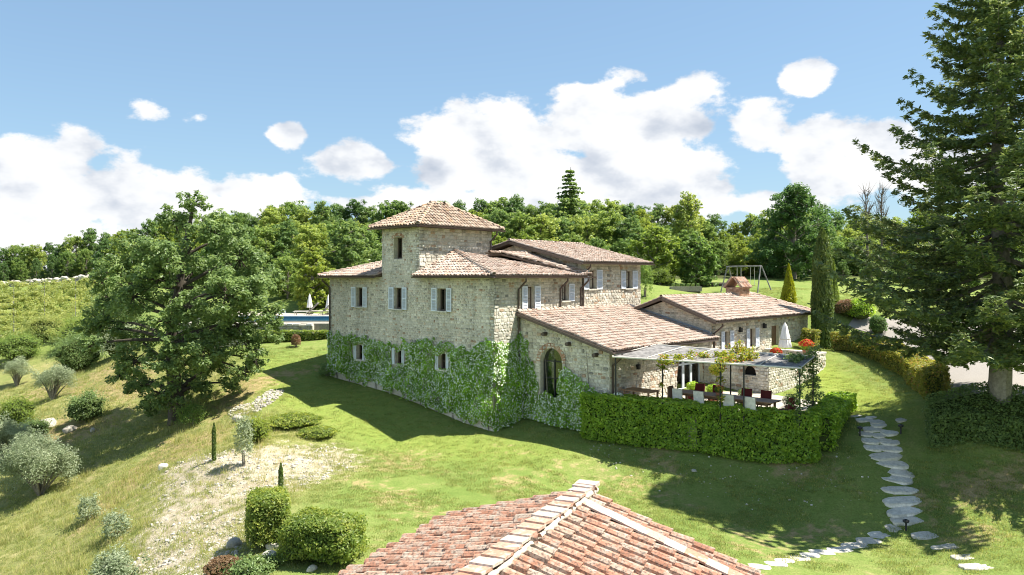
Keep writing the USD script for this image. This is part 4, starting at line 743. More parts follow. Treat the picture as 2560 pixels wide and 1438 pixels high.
def skyline(px): return np.interp(px, SKY[:, 0], SKY[:, 1])
rw_ = np.random.default_rng(77)
ORD = ['leftmost', 'second from left', 'third from left', 'fourth from left', 'fifth from left', 'sixth from left', 'seventh from left', 'eighth from left', 'ninth from left', 'tenth from left', 'eleventh from left', 'twelfth from left', 'thirteenth from left']
def row(x0, x1, D0, step, drop, region, seed_kinds, wide=1.0, hmin=4, hmax=15):
    px = x0; made = {}
    while px < x1:
        D = D0(px) if callable(D0) else D0; D += rw_.uniform(-2.5, 2.5); x = (px - CX) / FPX * D; zt = EYE + (HY - (skyline(px) + drop + rw_.uniform(-9, 16))) / FPX * D
        H = np.clip(zt - gz((x, D)), hmin, hmax); k = seed_kinds[rw_.integers(len(seed_kinds))]
        w = {'a': 'rounded green', 'b': 'broad green', 'c': 'broad dark', 'd': 'slender lime', 'e': 'slender dark', 'f': 'broad lime'}[k]
        made.setdefault(w, []).append(plant(k, x, D, H, f'{w} tree {region}', f'{w} trees {region}', rw_, wide))
        px += step * rw_.uniform(.75, 1.25)
    for w, paths in made.items():
        for i, p in enumerate(paths):
            if len(paths) > 1: tag(stage.GetPrimAtPath(p), f'{ORD[i] if i < len(paths) - 1 else "rightmost"} of the {w} trees {region}')
# the slope at far left, behind the pool, behind the house and behind the lawn
row(-60, 320, 138, 34, 4, 'on the skyline above the dry stone wall', 'abcce', .85); row(-40, 320, 126, 42, 34, 'in front of the skyline at far left', 'abce', .9, 3.5)
row(300, 690, 112, 40, 0, 'on the ridge behind the old oak', 'abcd', .95); row(330, 650, 99, 62, 45, 'midway in the wood behind the oak', 'abf', 1.0)
row(680, 1010, 104, 40, -6, 'on the skyline left of the tower', 'abce', .95); row(600, 1000, 92, 54, 38, 'high in the wood above the pool', 'abf', 1.0); row(560, 960, 84, 54, 40, 'in the wood above the pool', 'abca', 1.05); row(720, 960, 74, 70, 122, 'low in the wood beside the tower', 'ccb', 1.15)
row(1000, 1640, 106, 38, -6, 'on the skyline behind the farmhouse', 'abcd', .9); row(1120, 1640, 94, 50, 26, 'in the wood just behind the farmhouse', 'abfd', 1.0); row(1190, 1640, 80, 56, 22, 'close behind the rear wing roof', 'abfca', 1.0); row(1240, 1600, 72, 66, 78, 'standing nearest behind the rear wing', 'abf', 1.0)
row(1600, 2140, 112, 40, -4, 'on the skyline behind the swing lawn', 'abde', .9); row(1560, 2150, 98, 48, 34, 'in the second row behind the swing', 'abdf', 1.0); row(1620, 2180, 87, 54, 58, 'along the far edge of the swing lawn', 'cabf', 1.1, 3)
row(2140, 2700, 104, 48, 0, 'on the skyline behind the tall fir', 'abd', .95); row(2150, 2680, 88, 76, 60, 'in the wood behind the tall fir', 'abdf', 1.05); row(2200, 2650, 76, 96, 110, 'at the woodland edge behind the fir', 'abc', 1.1)
row(1640, 2300, 83, 70, 168, 'low along the shaded lawn edge', 'cec', 1.3, 2.2, 5)
rt = np.random.default_rng(3)
def tall(px, D, top, k, label, wide=1.0):
    x = (px - CX) / FPX * D; zt = EYE + (HY - top) / FPX * D; g = gz((x, D)); kk = kinds[k]; H = zt - g; s = H / 10
    nm, h, R, bare, lobes, L, dens, leaf = kk
    return broadleaf('tree', int(px), H, R * s * wide, bare * s, lobes + 10, L * .85, dens * 1.0, leaf, loc=(x, D, g - .2), label=label)
tall(1985, 80, 458, 'c', 'tallest broad leafy green tree behind the golden cone at the lawn edge', 1.0)
tall(1722, 92, 472, 'a', 'round-crowned open tree standing above the wood behind the trough', .62)
tall(1640, 66, 560, 'f', 'yellow-green garden tree on the lawn beside the rear wing', .95)
tall(1742, 65, 585, 'b', 'young green tree with a clear trunk on the lawn behind the trough', .9)
tall(870, 71, 545, 'c', 'dark green oak beside the pool left of the tower', 1.05)
tall(780, 68, 620, 'f', 'bright green small tree beside the closed pool parasols', .8)
# dark pine above the roofs
def spire(name, label, foot, H, R, seed, leaf='dark_leaf', L=.4, dens=9):
    r = np.random.default_rng(seed); t = thing(name, label, 'tree', foot); mb = MB(); mb.tube([(0, 0, -.3), (0, 0, H * .5), (.1, 0, H)], [.28, .18, .03], 8); lv = Leaves()
    for z in np.arange(H * .2, H, H * .04):
        rr_ = R * (1 - z / H) ** .8 + .25
        for j in range(9):
            a = r.uniform(0, 6.28); q = rr_ * r.uniform(.4, 1.05); c = np.array([math.cos(a) * q, math.sin(a) * q, z - q * .15]); mb.tube([(0, 0, z), c], [.05, .01], 4)
            lv.clumps(np.linspace([0, 0, z], c, 4)[1:], [rr_ * .24, rr_ * .24, rr_ * .2], L, dens, r, flat=.4)
    mb.to(t, 'trunk', M['grey_bark'], local=True); lv.to(t, 'crown', M[leaf], r, local=True); return t
q_ = P(1424, 690, 98); spire('pine_tree', 'dark conical pine rising above the wood behind the rear wing', (q_[0], 98, gz(q_)), EYE + (HY - 418) / FPX * 98 - gz(q_), 4.6, 8, L=.45, dens=10)
# bare dead tree
def dead_tree(px, D, top, seed, label):
    r = np.random.default_rng(seed); x = (px - CX) / FPX * D; g = gz((x, D)); H = EYE + (HY - top) / FPX * D - g; t = thing('dead_tree', label, 'tree', (x, D, g)); mb = MB(); tp = np.c_[np.cumsum(r.normal(0, .1, 8)), np.cumsum(r.normal(0, .1, 8)), np.linspace(-.2, H, 8)]; mb.tube(tp, np.linspace(.2, .02, 8), 6); tw = MB()
    for k in range(26):
        z = r.uniform(.5, .97); p = np.array([np.interp(z, np.linspace(0, 1, 8), tp[:, c]) for c in range(3)]); a = r.uniform(0, 6.28); L = H * .28 * (1.15 - z) + .5; e = p + [math.cos(a) * L * .55, math.sin(a) * L * .55, L]
        tw.tube(bough(p, e, .06, .012, r, .05)[0], np.linspace(.06, .012, 6), 4)
        for _ in range(3): tw.tube([p + (e - p) * .5, p + (e - p) * .5 + r.normal(0, .5, 3) + [0, 0, .7]], [.03, .008], 3)
    mb.to(t, 'trunk', M['dead'], local=True); tw.to(t, 'branches', M['dead'], local=True)
dead_tree(2172, 84, 482, 3, 'bare dead tree, left of the two rising behind the fir'); dead_tree(2206, 86, 478, 9, 'bare dead tree, right of the two rising behind the fir')

# ------------------------------------------------------------------ columns and cones
def column_tree(name, label, foot, H, R, leaf, seed, prof, L=.16, n=9000, tilt=.9, cat='tree', group=None, core=True):
    r = np.random.default_rng(seed); t = thing(name, label, cat, foot, group=group); z = r.random(n) ** .9; a = r.uniform(0, 2 * np.pi, n); pr = np.interp(z, *prof)
    bump = .86 + .22 * meshkit.noise(np.c_[np.cos(a) * 2.5, np.sin(a) * 2.5, z * H * .7], seed); rad = R * pr * bump * (1 - .25 * r.random(n) ** 2)
    p = np.c_[np.cos(a) * rad, np.sin(a) * rad, z * H]; out = np.c_[np.cos(a), np.sin(a), np.full(n, .25)]; al = np.c_[np.cos(a) * .3, np.sin(a) * .3, np.full(n, tilt)] + r.normal(0, .25, (n, 3))
    lv = Leaves(); lv.add(p, out + r.normal(0, .5, (n, 3)), L * r.uniform(.7, 1.3, n), np.clip(r.normal(.5, .2, n) + .3 * (bump - .95), 0, 1), al)
    MB().tube([(0, 0, -.2), (0, 0, H * .8)], [R * .18 + .01, .01], 7).to(t, 'trunk', M['grey_bark'], local=True)
    if core: part(t, 'inner_twigs', lathe([(R * .7 * np.interp(q, *prof), q * H) for q in np.linspace(0.01, .97, 12)], (0, 0, 0), 10), M['core'], local=True)  # added dark filling behind the leaves, stops light passing through
    lv.to(t, 'crown', M[leaf], r, local=True, aspect=.45, fold=.1, along=True); return t
CY = ([0, .08, .4, .75, .92, 1], [.75, .95, 1, .85, .5, .05]); CO = ([0, .08, .5, 1], [.85, 1, .55, .04])
f_ = G(2056, 868); column_tree('cypress_tree', 'tall dark green column of cypress at the corner of the curved hedge', f_, EYE + (HY - 572) / FPX * f_[1] - f_[2], .70, 'cypress_leaf', 4, CY, .20, 12000)
def back(px, py): return G(px, py, near=52)
f_ = back(1972, 757); column_tree('golden_thuja', 'short golden yellow cone of thuja behind the far wing roof', f_, 2.75, .62, 'gold_leaf', 5, CO, .13, 5000)
f_ = back(2083, 772); column_tree('thuja', 'slim bright yellow-green cone directly behind the dark cypress', f_, 3.5, .5, 'lime_leaf', 6, CO, .13, 5000)
for k, (px, py, h, lb) in enumerate([(535, 1152, 1.62, 'thin young cypress sapling on the stony slope below the oak'), (702, 1257, 1.42, 'thin young cypress sapling above the clipped bushes')]):
    f_ = G(px, py); column_tree('cypress_sapling', lb, f_, h, .085, 'cypress_leaf', 60 + k, ([0, .05, .8, 1], [.7, 1, .9, .15]), .09, 1500, core=True)

# ------------------------------------------------------------------ hedges: leaves on a clipped volume
def clipped(name, label, path, width, top, leaf, seed, L=.095, dens=420, group=None, lift=None, cat='hedge', rough=.07, closed=False, skirt=.1):
    """A hedge along a polyline of (x, y), its bottom on the ground, top a height above ground or a list of z."""
    r = np.random.default_rng(seed); pts = np.asarray(path, float)[:, :2]; seg = np.linalg.norm(np.diff(pts, axis=0), axis=1); s = np.r_[0, np.cumsum(seg)]; total = s[-1]
    tops = np.asarray(top, float) if np.ndim(top) else None
    def at(q): return np.stack([np.interp(q, s, pts[:, 0]), np.interp(q, s, pts[:, 1])], -1)
    def frame(q):
        d = unit(at(np.minimum(q + .25, total)) - at(np.maximum(q - .25, 0))); return d, np.stack([d[..., 1], -d[..., 0]], -1)
    def ztop(q, xy): return np.interp(q, np.linspace(0, total, len(tops)), tops) if tops is not None else ground(xy[..., 0], xy[..., 1]) + top
    mid = at(np.array([total / 2]))[0]; t = thing(name, label, cat, (*mid, gz(mid)), group=group)
    m = 24 + int(total * 2); q = np.linspace(.1, total - .1, m); c = at(q); d, n = frame(q); w = width / 2 - .24; core = MB(); rings = []
    for sg in (-1, 1):
        xy = c + n * w * sg; g = ground(xy[:, 0], xy[:, 1]); rings.append(np.c_[xy, g - .1]); rings.append(np.c_[xy, np.maximum(ztop(q, xy) - .22, g + .05)])
    a, b, e, f = rings; i = np.arange(m - 1)
    V4 = np.vstack([a, b, f, e]); F = []
    for k0, k1 in ((0, 1), (1, 2), (2, 3)): F.append(np.stack([k0 * m + i, k0 * m + i + 1, k1 * m + i + 1, k1 * m + i], 1))
    F.append(np.array([[0, m, 2 * m, 3 * m], [m - 1, 4 * m - 1, 3 * m - 1, 2 * m - 1]])); core.add(V4, np.vstack(F)); core.to(t, 'inner_twigs', M['core'])  # solid dark core added inside the leaves to block light
    lv = Leaves(); hgt = float(np.mean(ztop(q, c) - ground(c[:, 0], c[:, 1])))
    def shell(k, which):
        qq = r.uniform(0, total, k); xy = at(qq); dd, nn = frame(qq)
        if which == 'top': o = r.uniform(-width / 2, width / 2, k); xy2 = xy + nn * o[:, None]; z = ztop(qq, xy2); out = np.c_[np.zeros((k, 2)), np.ones(k)]
        elif which == 'end':
            e_ = r.random(k) < .5; qq = np.where(e_, 0, total); xy = at(qq); dd, nn = frame(qq); o = r.uniform(-width / 2, width / 2, k); xy2 = xy + nn * o[:, None]; g = ground(xy2[:, 0], xy2[:, 1]); z = g + (ztop(qq, xy2) - g) * r.uniform(skirt / 2, 1, k); out = np.c_[dd * np.where(e_, -1, 1)[:, None], np.zeros(k)]
        else:
            sg = 1 if which == 'right' else -1; xy2 = xy + nn * width / 2 * sg; g = ground(xy2[:, 0], xy2[:, 1]); z = g + (ztop(qq, xy2) - g) * r.uniform(skirt / max(hgt, .3), 1, k); out = np.c_[nn * sg, np.zeros(k)]
        p = np.c_[xy2, z]; nz = meshkit.fbm(p * [1.6, 1.6, 1.9], 3, seed); nz2 = meshkit.noise(p * 5.5, seed + 1); dep = (nz - .5) * rough * 5 + (nz2 - .5) * rough - .12 * r.random(k) + np.where(r.random(k) < .03, .10 * r.random(k), 0)
        dep = np.where(z > ztop(qq, xy2) - .05, dep * .7, dep)
        p = p + out * dep[:, None]; nr = out * .6 + [0, 0, .5] + r.normal(0, .55, (k, 3))
        lv.add(p, nr, L * r.uniform(.6, 1.3, k), np.clip(.28 + .45 * nz2 + r.normal(0, .24, k), 0, 1))
    shell(int(total * width * dens), 'top'); shell(int(total * hgt * dens), 'left'); shell(int(total * hgt * dens), 'right'); shell(int(width * hgt * 2 * dens), 'end')
    lv.to(t, 'leaves', M[leaf], r); return t
A0, A1, A2 = UV(1.45, -4.3), UV(3.75, -13.95), UV(9.7, -13.15)
clipped('hedge', 'long clipped bright green laurel hedge in front of the pergola terrace', [UV(1.55, -4.45)[:2], UV(2.7, -9.2)[:2], UV(3.95, -14.35)[:2]], 1.15, [2.22, 2.16, 2.1], 'hedge_leaf', 41, .125, 640, rough=.09)
clipped('hedge', 'short darker return of the laurel hedge at the right end of the terrace', [UV(4.1, -14.3)[:2], UV(7, -13.8)[:2], UV(9.8, -13.2)[:2]], 1.15, [2.1, 2.15, 2.2], 'hedge_leaf', 42, .125, 560, rough=.09)
curve = [G(*p)[:2] for p in [(2085, 878), (2150, 890), (2215, 915), (2275, 945), (2320, 980), (2335, 1010)]]
out_ = np.array([.35, .45]); clipped('hedge', 'long curved hedge of yellow and green leaves between lawn and gravel drive', np.array(curve) + out_, 1.0, 1.15, 'beech_leaf', 43, .11, 420, rough=.08)
clipped('hedge', 'short piece of hedge between the far wing and the cypress', [G(2000, 872)[:2] + out_, G(2038, 876)[:2] + out_], .9, 1.25, 'beech_leaf', 44, .11, 380)
dk = [P(2320, 1100, 30.0)[:2], P(2400, 1130, 29.6)[:2], P(2500, 1150, 29.1)[:2], P(2640, 1170, 28.6)[:2]]
clipped('hedge', 'dark shaded hedge in front of the fir trunk right of the stone steps', dk, 1.2, 1.28, 'oak_leaf', 45, .11, 560, rough=.1)
clipped('hedge', 'low dark hedge below the swimming pool', [P(640, 840, 54)[:2], P(740, 840, 53.6)[:2], P(830, 840, 53.4)[:2]], 1.0, [3.82, 3.84, 3.86], 'box_leaf', 46, .13, 240, rough=.06)
# clipped bushes near the outbuilding and rounded shrubs
def bush(name, label, foot, rx, ry, h, leaf, seed, L=.09, n=3500, power=2.5, cat='shrub', group=None, rough=.12, core=True, rz=0.0, spiky=.5, bare=.0, stems=True):
    r = np.random.default_rng(seed); t = thing(name, label, cat, foot, rz, group=group); d = unit(r.normal(size=(n, 3))); d[:, 2] = np.where(d[:, 2] < -.55, -d[:, 2], d[:, 2])
    k = (np.abs(d[:, 0]) ** power + np.abs(d[:, 1]) ** power + np.abs(d[:, 2]) ** power) ** (-1 / power); nz = meshkit.fbm(d * 2.2 + seed, 3, seed); sc = 1 + (nz - .5) * rough * 4
    p = d * k[:, None] * sc[:, None] * [rx, ry, h * (.5 - bare / 2)] * (1 - .18 * r.random(n)[:, None] ** 2) * (1 + (.65 if rough > .2 else .10) * r.random(n)[:, None] ** 5) + [0, 0, h * (.5 + bare / 2)]
    lv = Leaves(); lv.add(p, d * .6 + [0, 0, .5] + r.normal(0, spiky, (n, 3)), L * r.uniform(.6, 1.35, n), np.clip(.2 + .6 * meshkit.noise(p * 3.5, seed) + r.normal(0, .2, n), 0, 1))
    if core:
        m = trimesh.creation.icosphere(3); u = m.vertices; kk = (np.abs(u) ** power).sum(1) ** (-1 / power); part(t, 'inner_twigs', (u * kk[:, None] * (1 + (meshkit.fbm(u * 2.2 + seed, 3, seed) - .5) * rough * 4)[:, None] * [rx * .84, ry * .84, h * (.5 - bare / 2) * .84] + [0, 0, h * (.5 + bare / 2)], m.faces), M['core'], local=True)  # added solid body under the leaf shell, blocks light, no real twigs
    if stems:
        mb = MB()
        for _ in range(5): a = r.uniform(0, 6.28); mb.tube([(0, 0, -.15), (math.cos(a) * rx * .25, math.sin(a) * ry * .25, h * (.3 + bare * .6))], [.035 * h + .01, .012], 5)
        mb.to(t, 'stems', M['grey_bark'], local=True)
    lv.to(t, 'leaves', M[leaf], r, local=True); return t
f_ = G(662, 1372); bush('clipped_bush', 'clipped square green bush, the left one of the pair beside the outbuilding roof', f_ + [0, .35, 0], .62, .72, 1.62, 'box_leaf', 51, .085, 8000, 5.5, rough=.05, rz=20, cat='bush')
f_ = G(800, 1412); bush('clipped_bush', 'wider clipped bush with yellowish top touching the outbuilding eave', f_ + [0, .45, 0], 1.08, .8, 1.25, 'box_leaf', 52, .085, 10000, 5.5, rough=.09, rz=-15, cat='bush')
# olives and wild shrubs on the left slope
olives = [(100, 1238, 2.0, 3.3, 'large silvery olive bush at the lower left'), (10, 1150, 1.7, 2.5, 'silvery olive bush cut by the left edge'), (130, 1000, 1.45, 2.7, 'round grey-green olive on the middle of the left slope'), (42, 965, 1.25, 2.3, 'pale olive with a visible trunk near the left edge'), (300, 1470, 1.0, 1.3, 'small silvery bush cut by the bottom edge')]
for k, (px, py, R, H, lb) in enumerate(olives):
    f_ = G(px, py); r = np.random.default_rng(80 + k); t = thing('olive_tree', lb, 'tree', f_); mb = MB(); lv = Leaves(); bare = .12 if k != 3 else .35
    for j in range(26 if R > 1.5 else 18):
        d = unit(r.normal(size=3)); d[2] = abs(d[2]) * 1.0 - .35; c = np.array([0, 0, H * (.5 + bare * .3)]) + d * [R * .75, R * .75, H * .42] * r.uniform(.45, 1); mb.tube(*bough((0, 0, -.1), c, .07, .012, r, -.1), 5)
        lv.clumps(c + r.normal(0, R * .13, (6, 3)), np.full(6, R * .24) * r.uniform(.7, 1.2, 6), .115, 7, r, flat=.9, spread=.24)
    mb.to(t, 'trunk', M['grey_bark'], local=True); lv.to(t, 'crown', M['olive_leaf'], r, local=True, aspect=.4)
shr = [(215, 1052, .95, 1.6, 'oak_leaf', 'glossy dark green shrub on the bank left of the old oak'), (195, 925, 1.5, 2.6, 'oak_leaf', 'dark shrub left of the oak crown at mid slope'), (45, 900, 1.6, 2.0, 'wood_leaf', 'mid green bush at the foot of the vineyard by the left edge'), (300, 890, 1.3, 2.2, 'olive_leaf', 'dusty green shrub behind the left side of the oak'),
       (40, 1065, .9, 1.6, 'lime_leaf', 'yellow-green sapling bush near the left edge'), (640, 1105, .55, 1.0, 'lime_leaf', 'small bright yellow-green bush on the slope below the house'), (735, 1062, 1.25, .55, 'box_leaf', 'low wild shrub on the crest below the lawn, left of its neighbour'), (795, 1088, .9, .42, 'box_leaf', 'low scrub on the crest below the lawn, right of its neighbour'),
       (610, 1165, .30, 2.0, 'olive_leaf', 'thin young grey-green tree between the two cypress saplings'), (120, 850, 1.5, 2.2, 'vine_leaf', 'tangled grey-green bush below the vines'), (210, 862, 1.6, 2.4, 'wood_leaf', 'tangled green bush below the vines beside the oak'), (290, 820, 2.0, 3.0, 'oak_leaf', 'dark thicket between vines and oak'),
       (90, 1090, .7, .9, 'oak_leaf', 'dark low bush beside a grey rock near the left edge'), (560, 1432, .5, .45, 'rust_leaf', 'small rusty brown bush below the clipped bushes'), (640, 1432, .6, .4, 'oak_leaf', 'low leafy plant among the rocks below the clipped bushes'), (480, 1060, .7, 1.0, 'wood_leaf', 'thin leafy shrub right of the oak trunk'), (740, 868, .3, .9, 'rust_leaf', 'little dry brown shrub in front of the pool hedge'),
       (818, 940, .42, .7, 'oak_leaf', 'small round dark bush at the far left corner of the farmhouse'), (1650, 712, .9, 1.4, 'lime_leaf', 'yellowish shrub on the lawn behind the rear wing'), (1612, 742, .5, 2.3, 'wood_leaf', 'thin leaning sapling beside the rear wing corner'), (2118, 790, .75, 1.2, 'rust_leaf', 'round brownish bush right of the dark cypress'), (2150, 800, .9, 1.5, 'hedge_leaf', 'round green bush beside the drive behind the fir branches'), (2195, 835, .55, 1.3, 'dark_leaf', 'dark clipped bush in the gravel behind the curved hedge'),
       (222, 1300, .35, .9, 'olive_leaf', 'wispy young olive at the lower left'), (290, 1340, .4, .8, 'olive_leaf', 'wispy young olive right of another at the lower left')]
for k, (px, py, R, H, leaf, lb) in enumerate(shr):
    f_ = G(px, py) if py > 800 else back(px, py); wild = leaf in ('oak_leaf', 'wood_leaf', 'olive_leaf', 'vine_leaf', 'lime_leaf')
    bush('shrub', lb, f_ - [0, 0, .05], R, R, H, leaf, 200 + k, .07 + .03 * min(R, 2), int(900 + 2600 * R * H / 1.5), 2.1, rough=.36 if wild else .12, core=R > .45 and 'wispy' not in lb and 'thin' not in lb, spiky=.7, bare=.1 if R < .5 and H > 1 else 0)
#@@NEXT
# ------------------------------------------------------------------ star jasmine on the walls
def jasmine(label, patches, seed, L=.10):
    """patches: (wall, outline in (s, z), openings); one plant rooted at the foot of the first wall."""
    r = np.random.default_rng(seed); w0 = patches[0][0]; t = thing('climbing_jasmine', label, 'climbing plant', w0.at(1.0, 0.0)); lv = Leaves(); fl = Leaves(); st = MB()
    for w, poly, hol in patches:
        shape = Polygon(poly).buffer(0)
        for h in hol: shape = shape.difference(h)
        x0, z0, x1, z1 = shape.bounds; n = int((x1 - x0) * (z1 - z0) * 900); s, z = r.uniform(x0, x1, n), r.uniform(z0, z1, n)
        e = .55 * (meshkit.fbm(np.c_[s * 2.2, z * 2.2, 0 * s + seed], 3, seed) - .5); ok = shapely.contains_xy(shape.buffer(.02), s + e, z + e * 1.5); s, z = s[ok], z[ok]
        g = w.at(s, z); okg = z + w.o[2] > ground(g[:, 0], g[:, 1]) + .02; s, z = s[okg], z[okg]; n = len(s)
        th = .10 + .85 * np.clip(meshkit.fbm(np.c_[s * .8, z * .8, 0 * s + 3], 3, seed + 1) - .28, 0, 1); edge = np.clip(shapely.distance(shape.boundary, shapely.points(s, z)) / .35, .25, 1)
        dpt = th * edge * (1 - .5 * r.random(n) ** 2); p = w.at(s, z, .03 + dpt); nz = meshkit.noise(np.c_[s * 3, z * 3, 0 * s], seed + 2)
        lv.add(p, w.n * .8 + [0, 0, .45] + r.normal(0, .5, (n, 3)), L * r.uniform(.6, 1.25, n), np.clip(.2 + .55 * nz + r.normal(0, .18, n), 0, 1))
        k = r.random(n) < .12 + .10 * nz; m = int(k.sum()); fl.add(p[k] + w.n * .05 + r.normal(0, .02, (m, 3)), w.n * 1.0 + [0, 0, .5] + r.normal(0, .35, (m, 3)), .064 * r.uniform(.7, 1.3, m), .5)
        for q in np.arange(x0 + .4, x1, 1.3):
            zz_ = z1 - .5; st.tube([w.at(q, gz(w.at(q, 0.)) - w.o[2] - .1, .06), w.at(q + .1, (z0 + zz_) / 2, .07), w.at(q - .1, zz_ - .3, .06)], [.028, .02, .01], 5)
    st.to(t, 'stems', M['grey_bark']); lv.to(t, 'leaves', M['ivy_leaf'], r); fl.to(t, 'blossom', M['flower'], r, kind='stuff', aspect=.9, fold=.05)
lowh = [rect(a - .34, b + .34, 2.72, 3.62) for a, b in lo]
def foot_line(w, s0, s1, n, lift): return [(float(s), gz(w.at(s, 0.)) + lift + .12 * math.sin(s * 2.1)) for s in np.linspace(s0, s1, n)]
jasmine('dense white-flowering jasmine covering the lower tower facade and its corner', [(WL, foot_line(WL, -.1, 14.3, 14, .22) + [(14.35, 4.2), (11, 4.25), (9, 3.95), (7.4, 3.9), (5.6, 4.25), (4, 4.2), (2.6, 3.95), (1.5, 4.1), (.6, 4.5), (-.1, 4.65)], lowh),
                                                                            (WR, [(-.1, -.1), (1.85, -.1), (1.9, 4.9), (1.5, 4.6), (.9, 4.15), (.3, 4.4), (-.1, 4.6)], [])], 301)
jasmine('white-flowering jasmine around the tall arched window of the lean-to wing', [(WA, [(.05, -.1), (5.4, -.2), (5.45, .9), (5.2, 1.9), (4.7, 2.5), (4.0, 2.9), (3.3, 3.1), (2.8, 3.35), (2.55, 2.9), (2.45, 1.75), (1.2, 1.7), (1.15, 2.3), (.75, 3.4), (.5, 4.5), (.05, 4.9)], [rect(1.3, 2.5, 1.72, 3.3)])], 302)

# ------------------------------------------------------------------ pergola with reed roof, posts and vines
PA, PB, PC, PD = UV(1.5, -6.0, 4.02), UV(3.3, -13.9, 4.0), UV(5.9, -13.4, 4.2), UV(5.2, -6.0, 4.32)
per = thing('pergola', 'long low pergola with grey reed matting roof and thin dark posts over the terrace table', 'pergola', (PA + PB) / 2 * [1, 1, 0] + [0, 0, 1.65])
def lerp(a, b, t): return np.asarray(a) + (np.asarray(b) - np.asarray(a)) * t
for k in range(5):      # sagging reed mats between the rafters
    t0, t1 = k / 5, (k + 1) / 5; n = 7; g = np.linspace(0, 1, n); pts = []
    for a in g:
        for b in g: pts.append(lerp(lerp(PA, PB, t0 + (t1 - t0) * a), lerp(PD, PC, t0 + (t1 - t0) * a), b) + ZUP * (-.05 * math.sin(a * math.pi) + .012 * math.sin(9 * a + 5 * b + k)))
    pts = np.array(pts); top = len(pts); ii_ = np.array([[i * n + j, i * n + j + 1, (i + 1) * n + j + 1, (i + 1) * n + j] for i in range(n - 1) for j in range(n - 1)])
    rim = [i * n for i in range(n)] + [(n - 1) * n + j for j in range(1, n)] + [i * n + n - 1 for i in range(n - 2, -1, -1)] + [j for j in range(n - 2, 0, -1)]
    rq = np.array([[rim[i], rim[(i + 1) % len(rim)], rim[(i + 1) % len(rim)] + top, rim[i] + top] for i in range(len(rim))])
    part(per, 'reed_mat', MB().add(np.vstack([pts, pts - ZUP * .03]), np.vstack([ii_, ii_[:, ::-1] + top, rq])).get(), M['reed'])
for t in np.linspace(0, 1, 6): part(per, 'rafter', tube([lerp(PA, PB, t) + ZUP * .03, lerp(PD, PC, t) + ZUP * .02], .022, 8), M['cream'], smooth=True)
for a_, b_ in ((PA, PB), (PD, PC)): part(per, 'beam', tube([a_ - ZUP * .02, b_ - ZUP * .02], .04, 8), M['cream'], smooth=True)
for t in (.02, .29, .6, .72, .99): part(per, 'post', tube([lerp(PA, PB, t) * [1, 1, 0] + ZUP * 1.6, lerp(PA, PB, t) - ZUP * .05], .032, 8), M['iron'], smooth=True)
for t in (.5, .99): part(per, 'post', tube([lerp(PD, PC, t) * [1, 1, 0] + ZUP * 1.6, lerp(PD, PC, t) - ZUP * .05], .032, 8), M['iron'], smooth=True)
def vine(label, stems, pads, seed, leaf='creeper_leaf', L=.12, dens=9):
    r = np.random.default_rng(seed); t = thing('pergola_vine', label, 'climbing plant', stems[0][0]); mb = MB(); lv = Leaves()
    for s_ in stems: mb.tube(s_, np.linspace(.03, .012, len(s_)), 6)
    for c, rad in pads: lv.clumps(np.asarray(c) + r.normal(0, rad * .5, (6, 3)) * [1, 1, .6], np.full(6, rad * .62), L, dens, r, flat=.8, spread=.28)
    mb.to(t, 'stems', M['grey_bark']); lv.to(t, 'leaves', M[leaf], r)
def onp(t, b=0.0, z=.0): return lerp(lerp(PA, PB, t), lerp(PD, PC, t), b) + ZUP * z
def floorp(p): return np.array([p[0], p[1], 1.65])
vine('yellow-green vine on the second pergola post, trailing along the roof edge', [[floorp(onp(.29)), onp(.29, 0, -1), onp(.29, .1, .08), onp(.42, .5, .1)]], [(onp(.30 + .05 * k, .02 + .12 * k, .05), .30) for k in range(6)] + [(onp(.29, 0, -.35), .22), (onp(.31, .0, -.15), .25), (onp(.34, .0, -.1), .22), (onp(.29, -.05, -1.1), .12)], 401)
vine('vine with reddish tips on the middle pergola post, spilling over the reed roof', [[floorp(onp(.6)), onp(.6, 0, -1), onp(.6, .1, .08), onp(.62, .6, .1)]], [(onp(.6 + .02 * k, .1 * k, .10), .30) for k in range(6)] + [(onp(.6, 0, -.3 - .4 * k), .20) for k in range(4)] + [(onp(.55 + .03 * k, .9, .16), .3) for k in range(3)], 402)
vine('dense dark climber wrapping the right corner posts of the pergola', [[floorp(onp(.99)), onp(.99)], [floorp(onp(.99, 1.)), onp(.99, 1.0)]], [(floorp(onp(.99, 1.02)) + ZUP * (.3 + .32 * k) + [.1 * math.sin(k), 0, 0], .33) for k in range(9)] + [(floorp(onp(.985, .02)) + ZUP * (.3 + .33 * k), .22) for k in range(7)] + [(onp(.93, .5 + .1 * k, .08), .28) for k in range(4)], 403, 'oak_leaf')

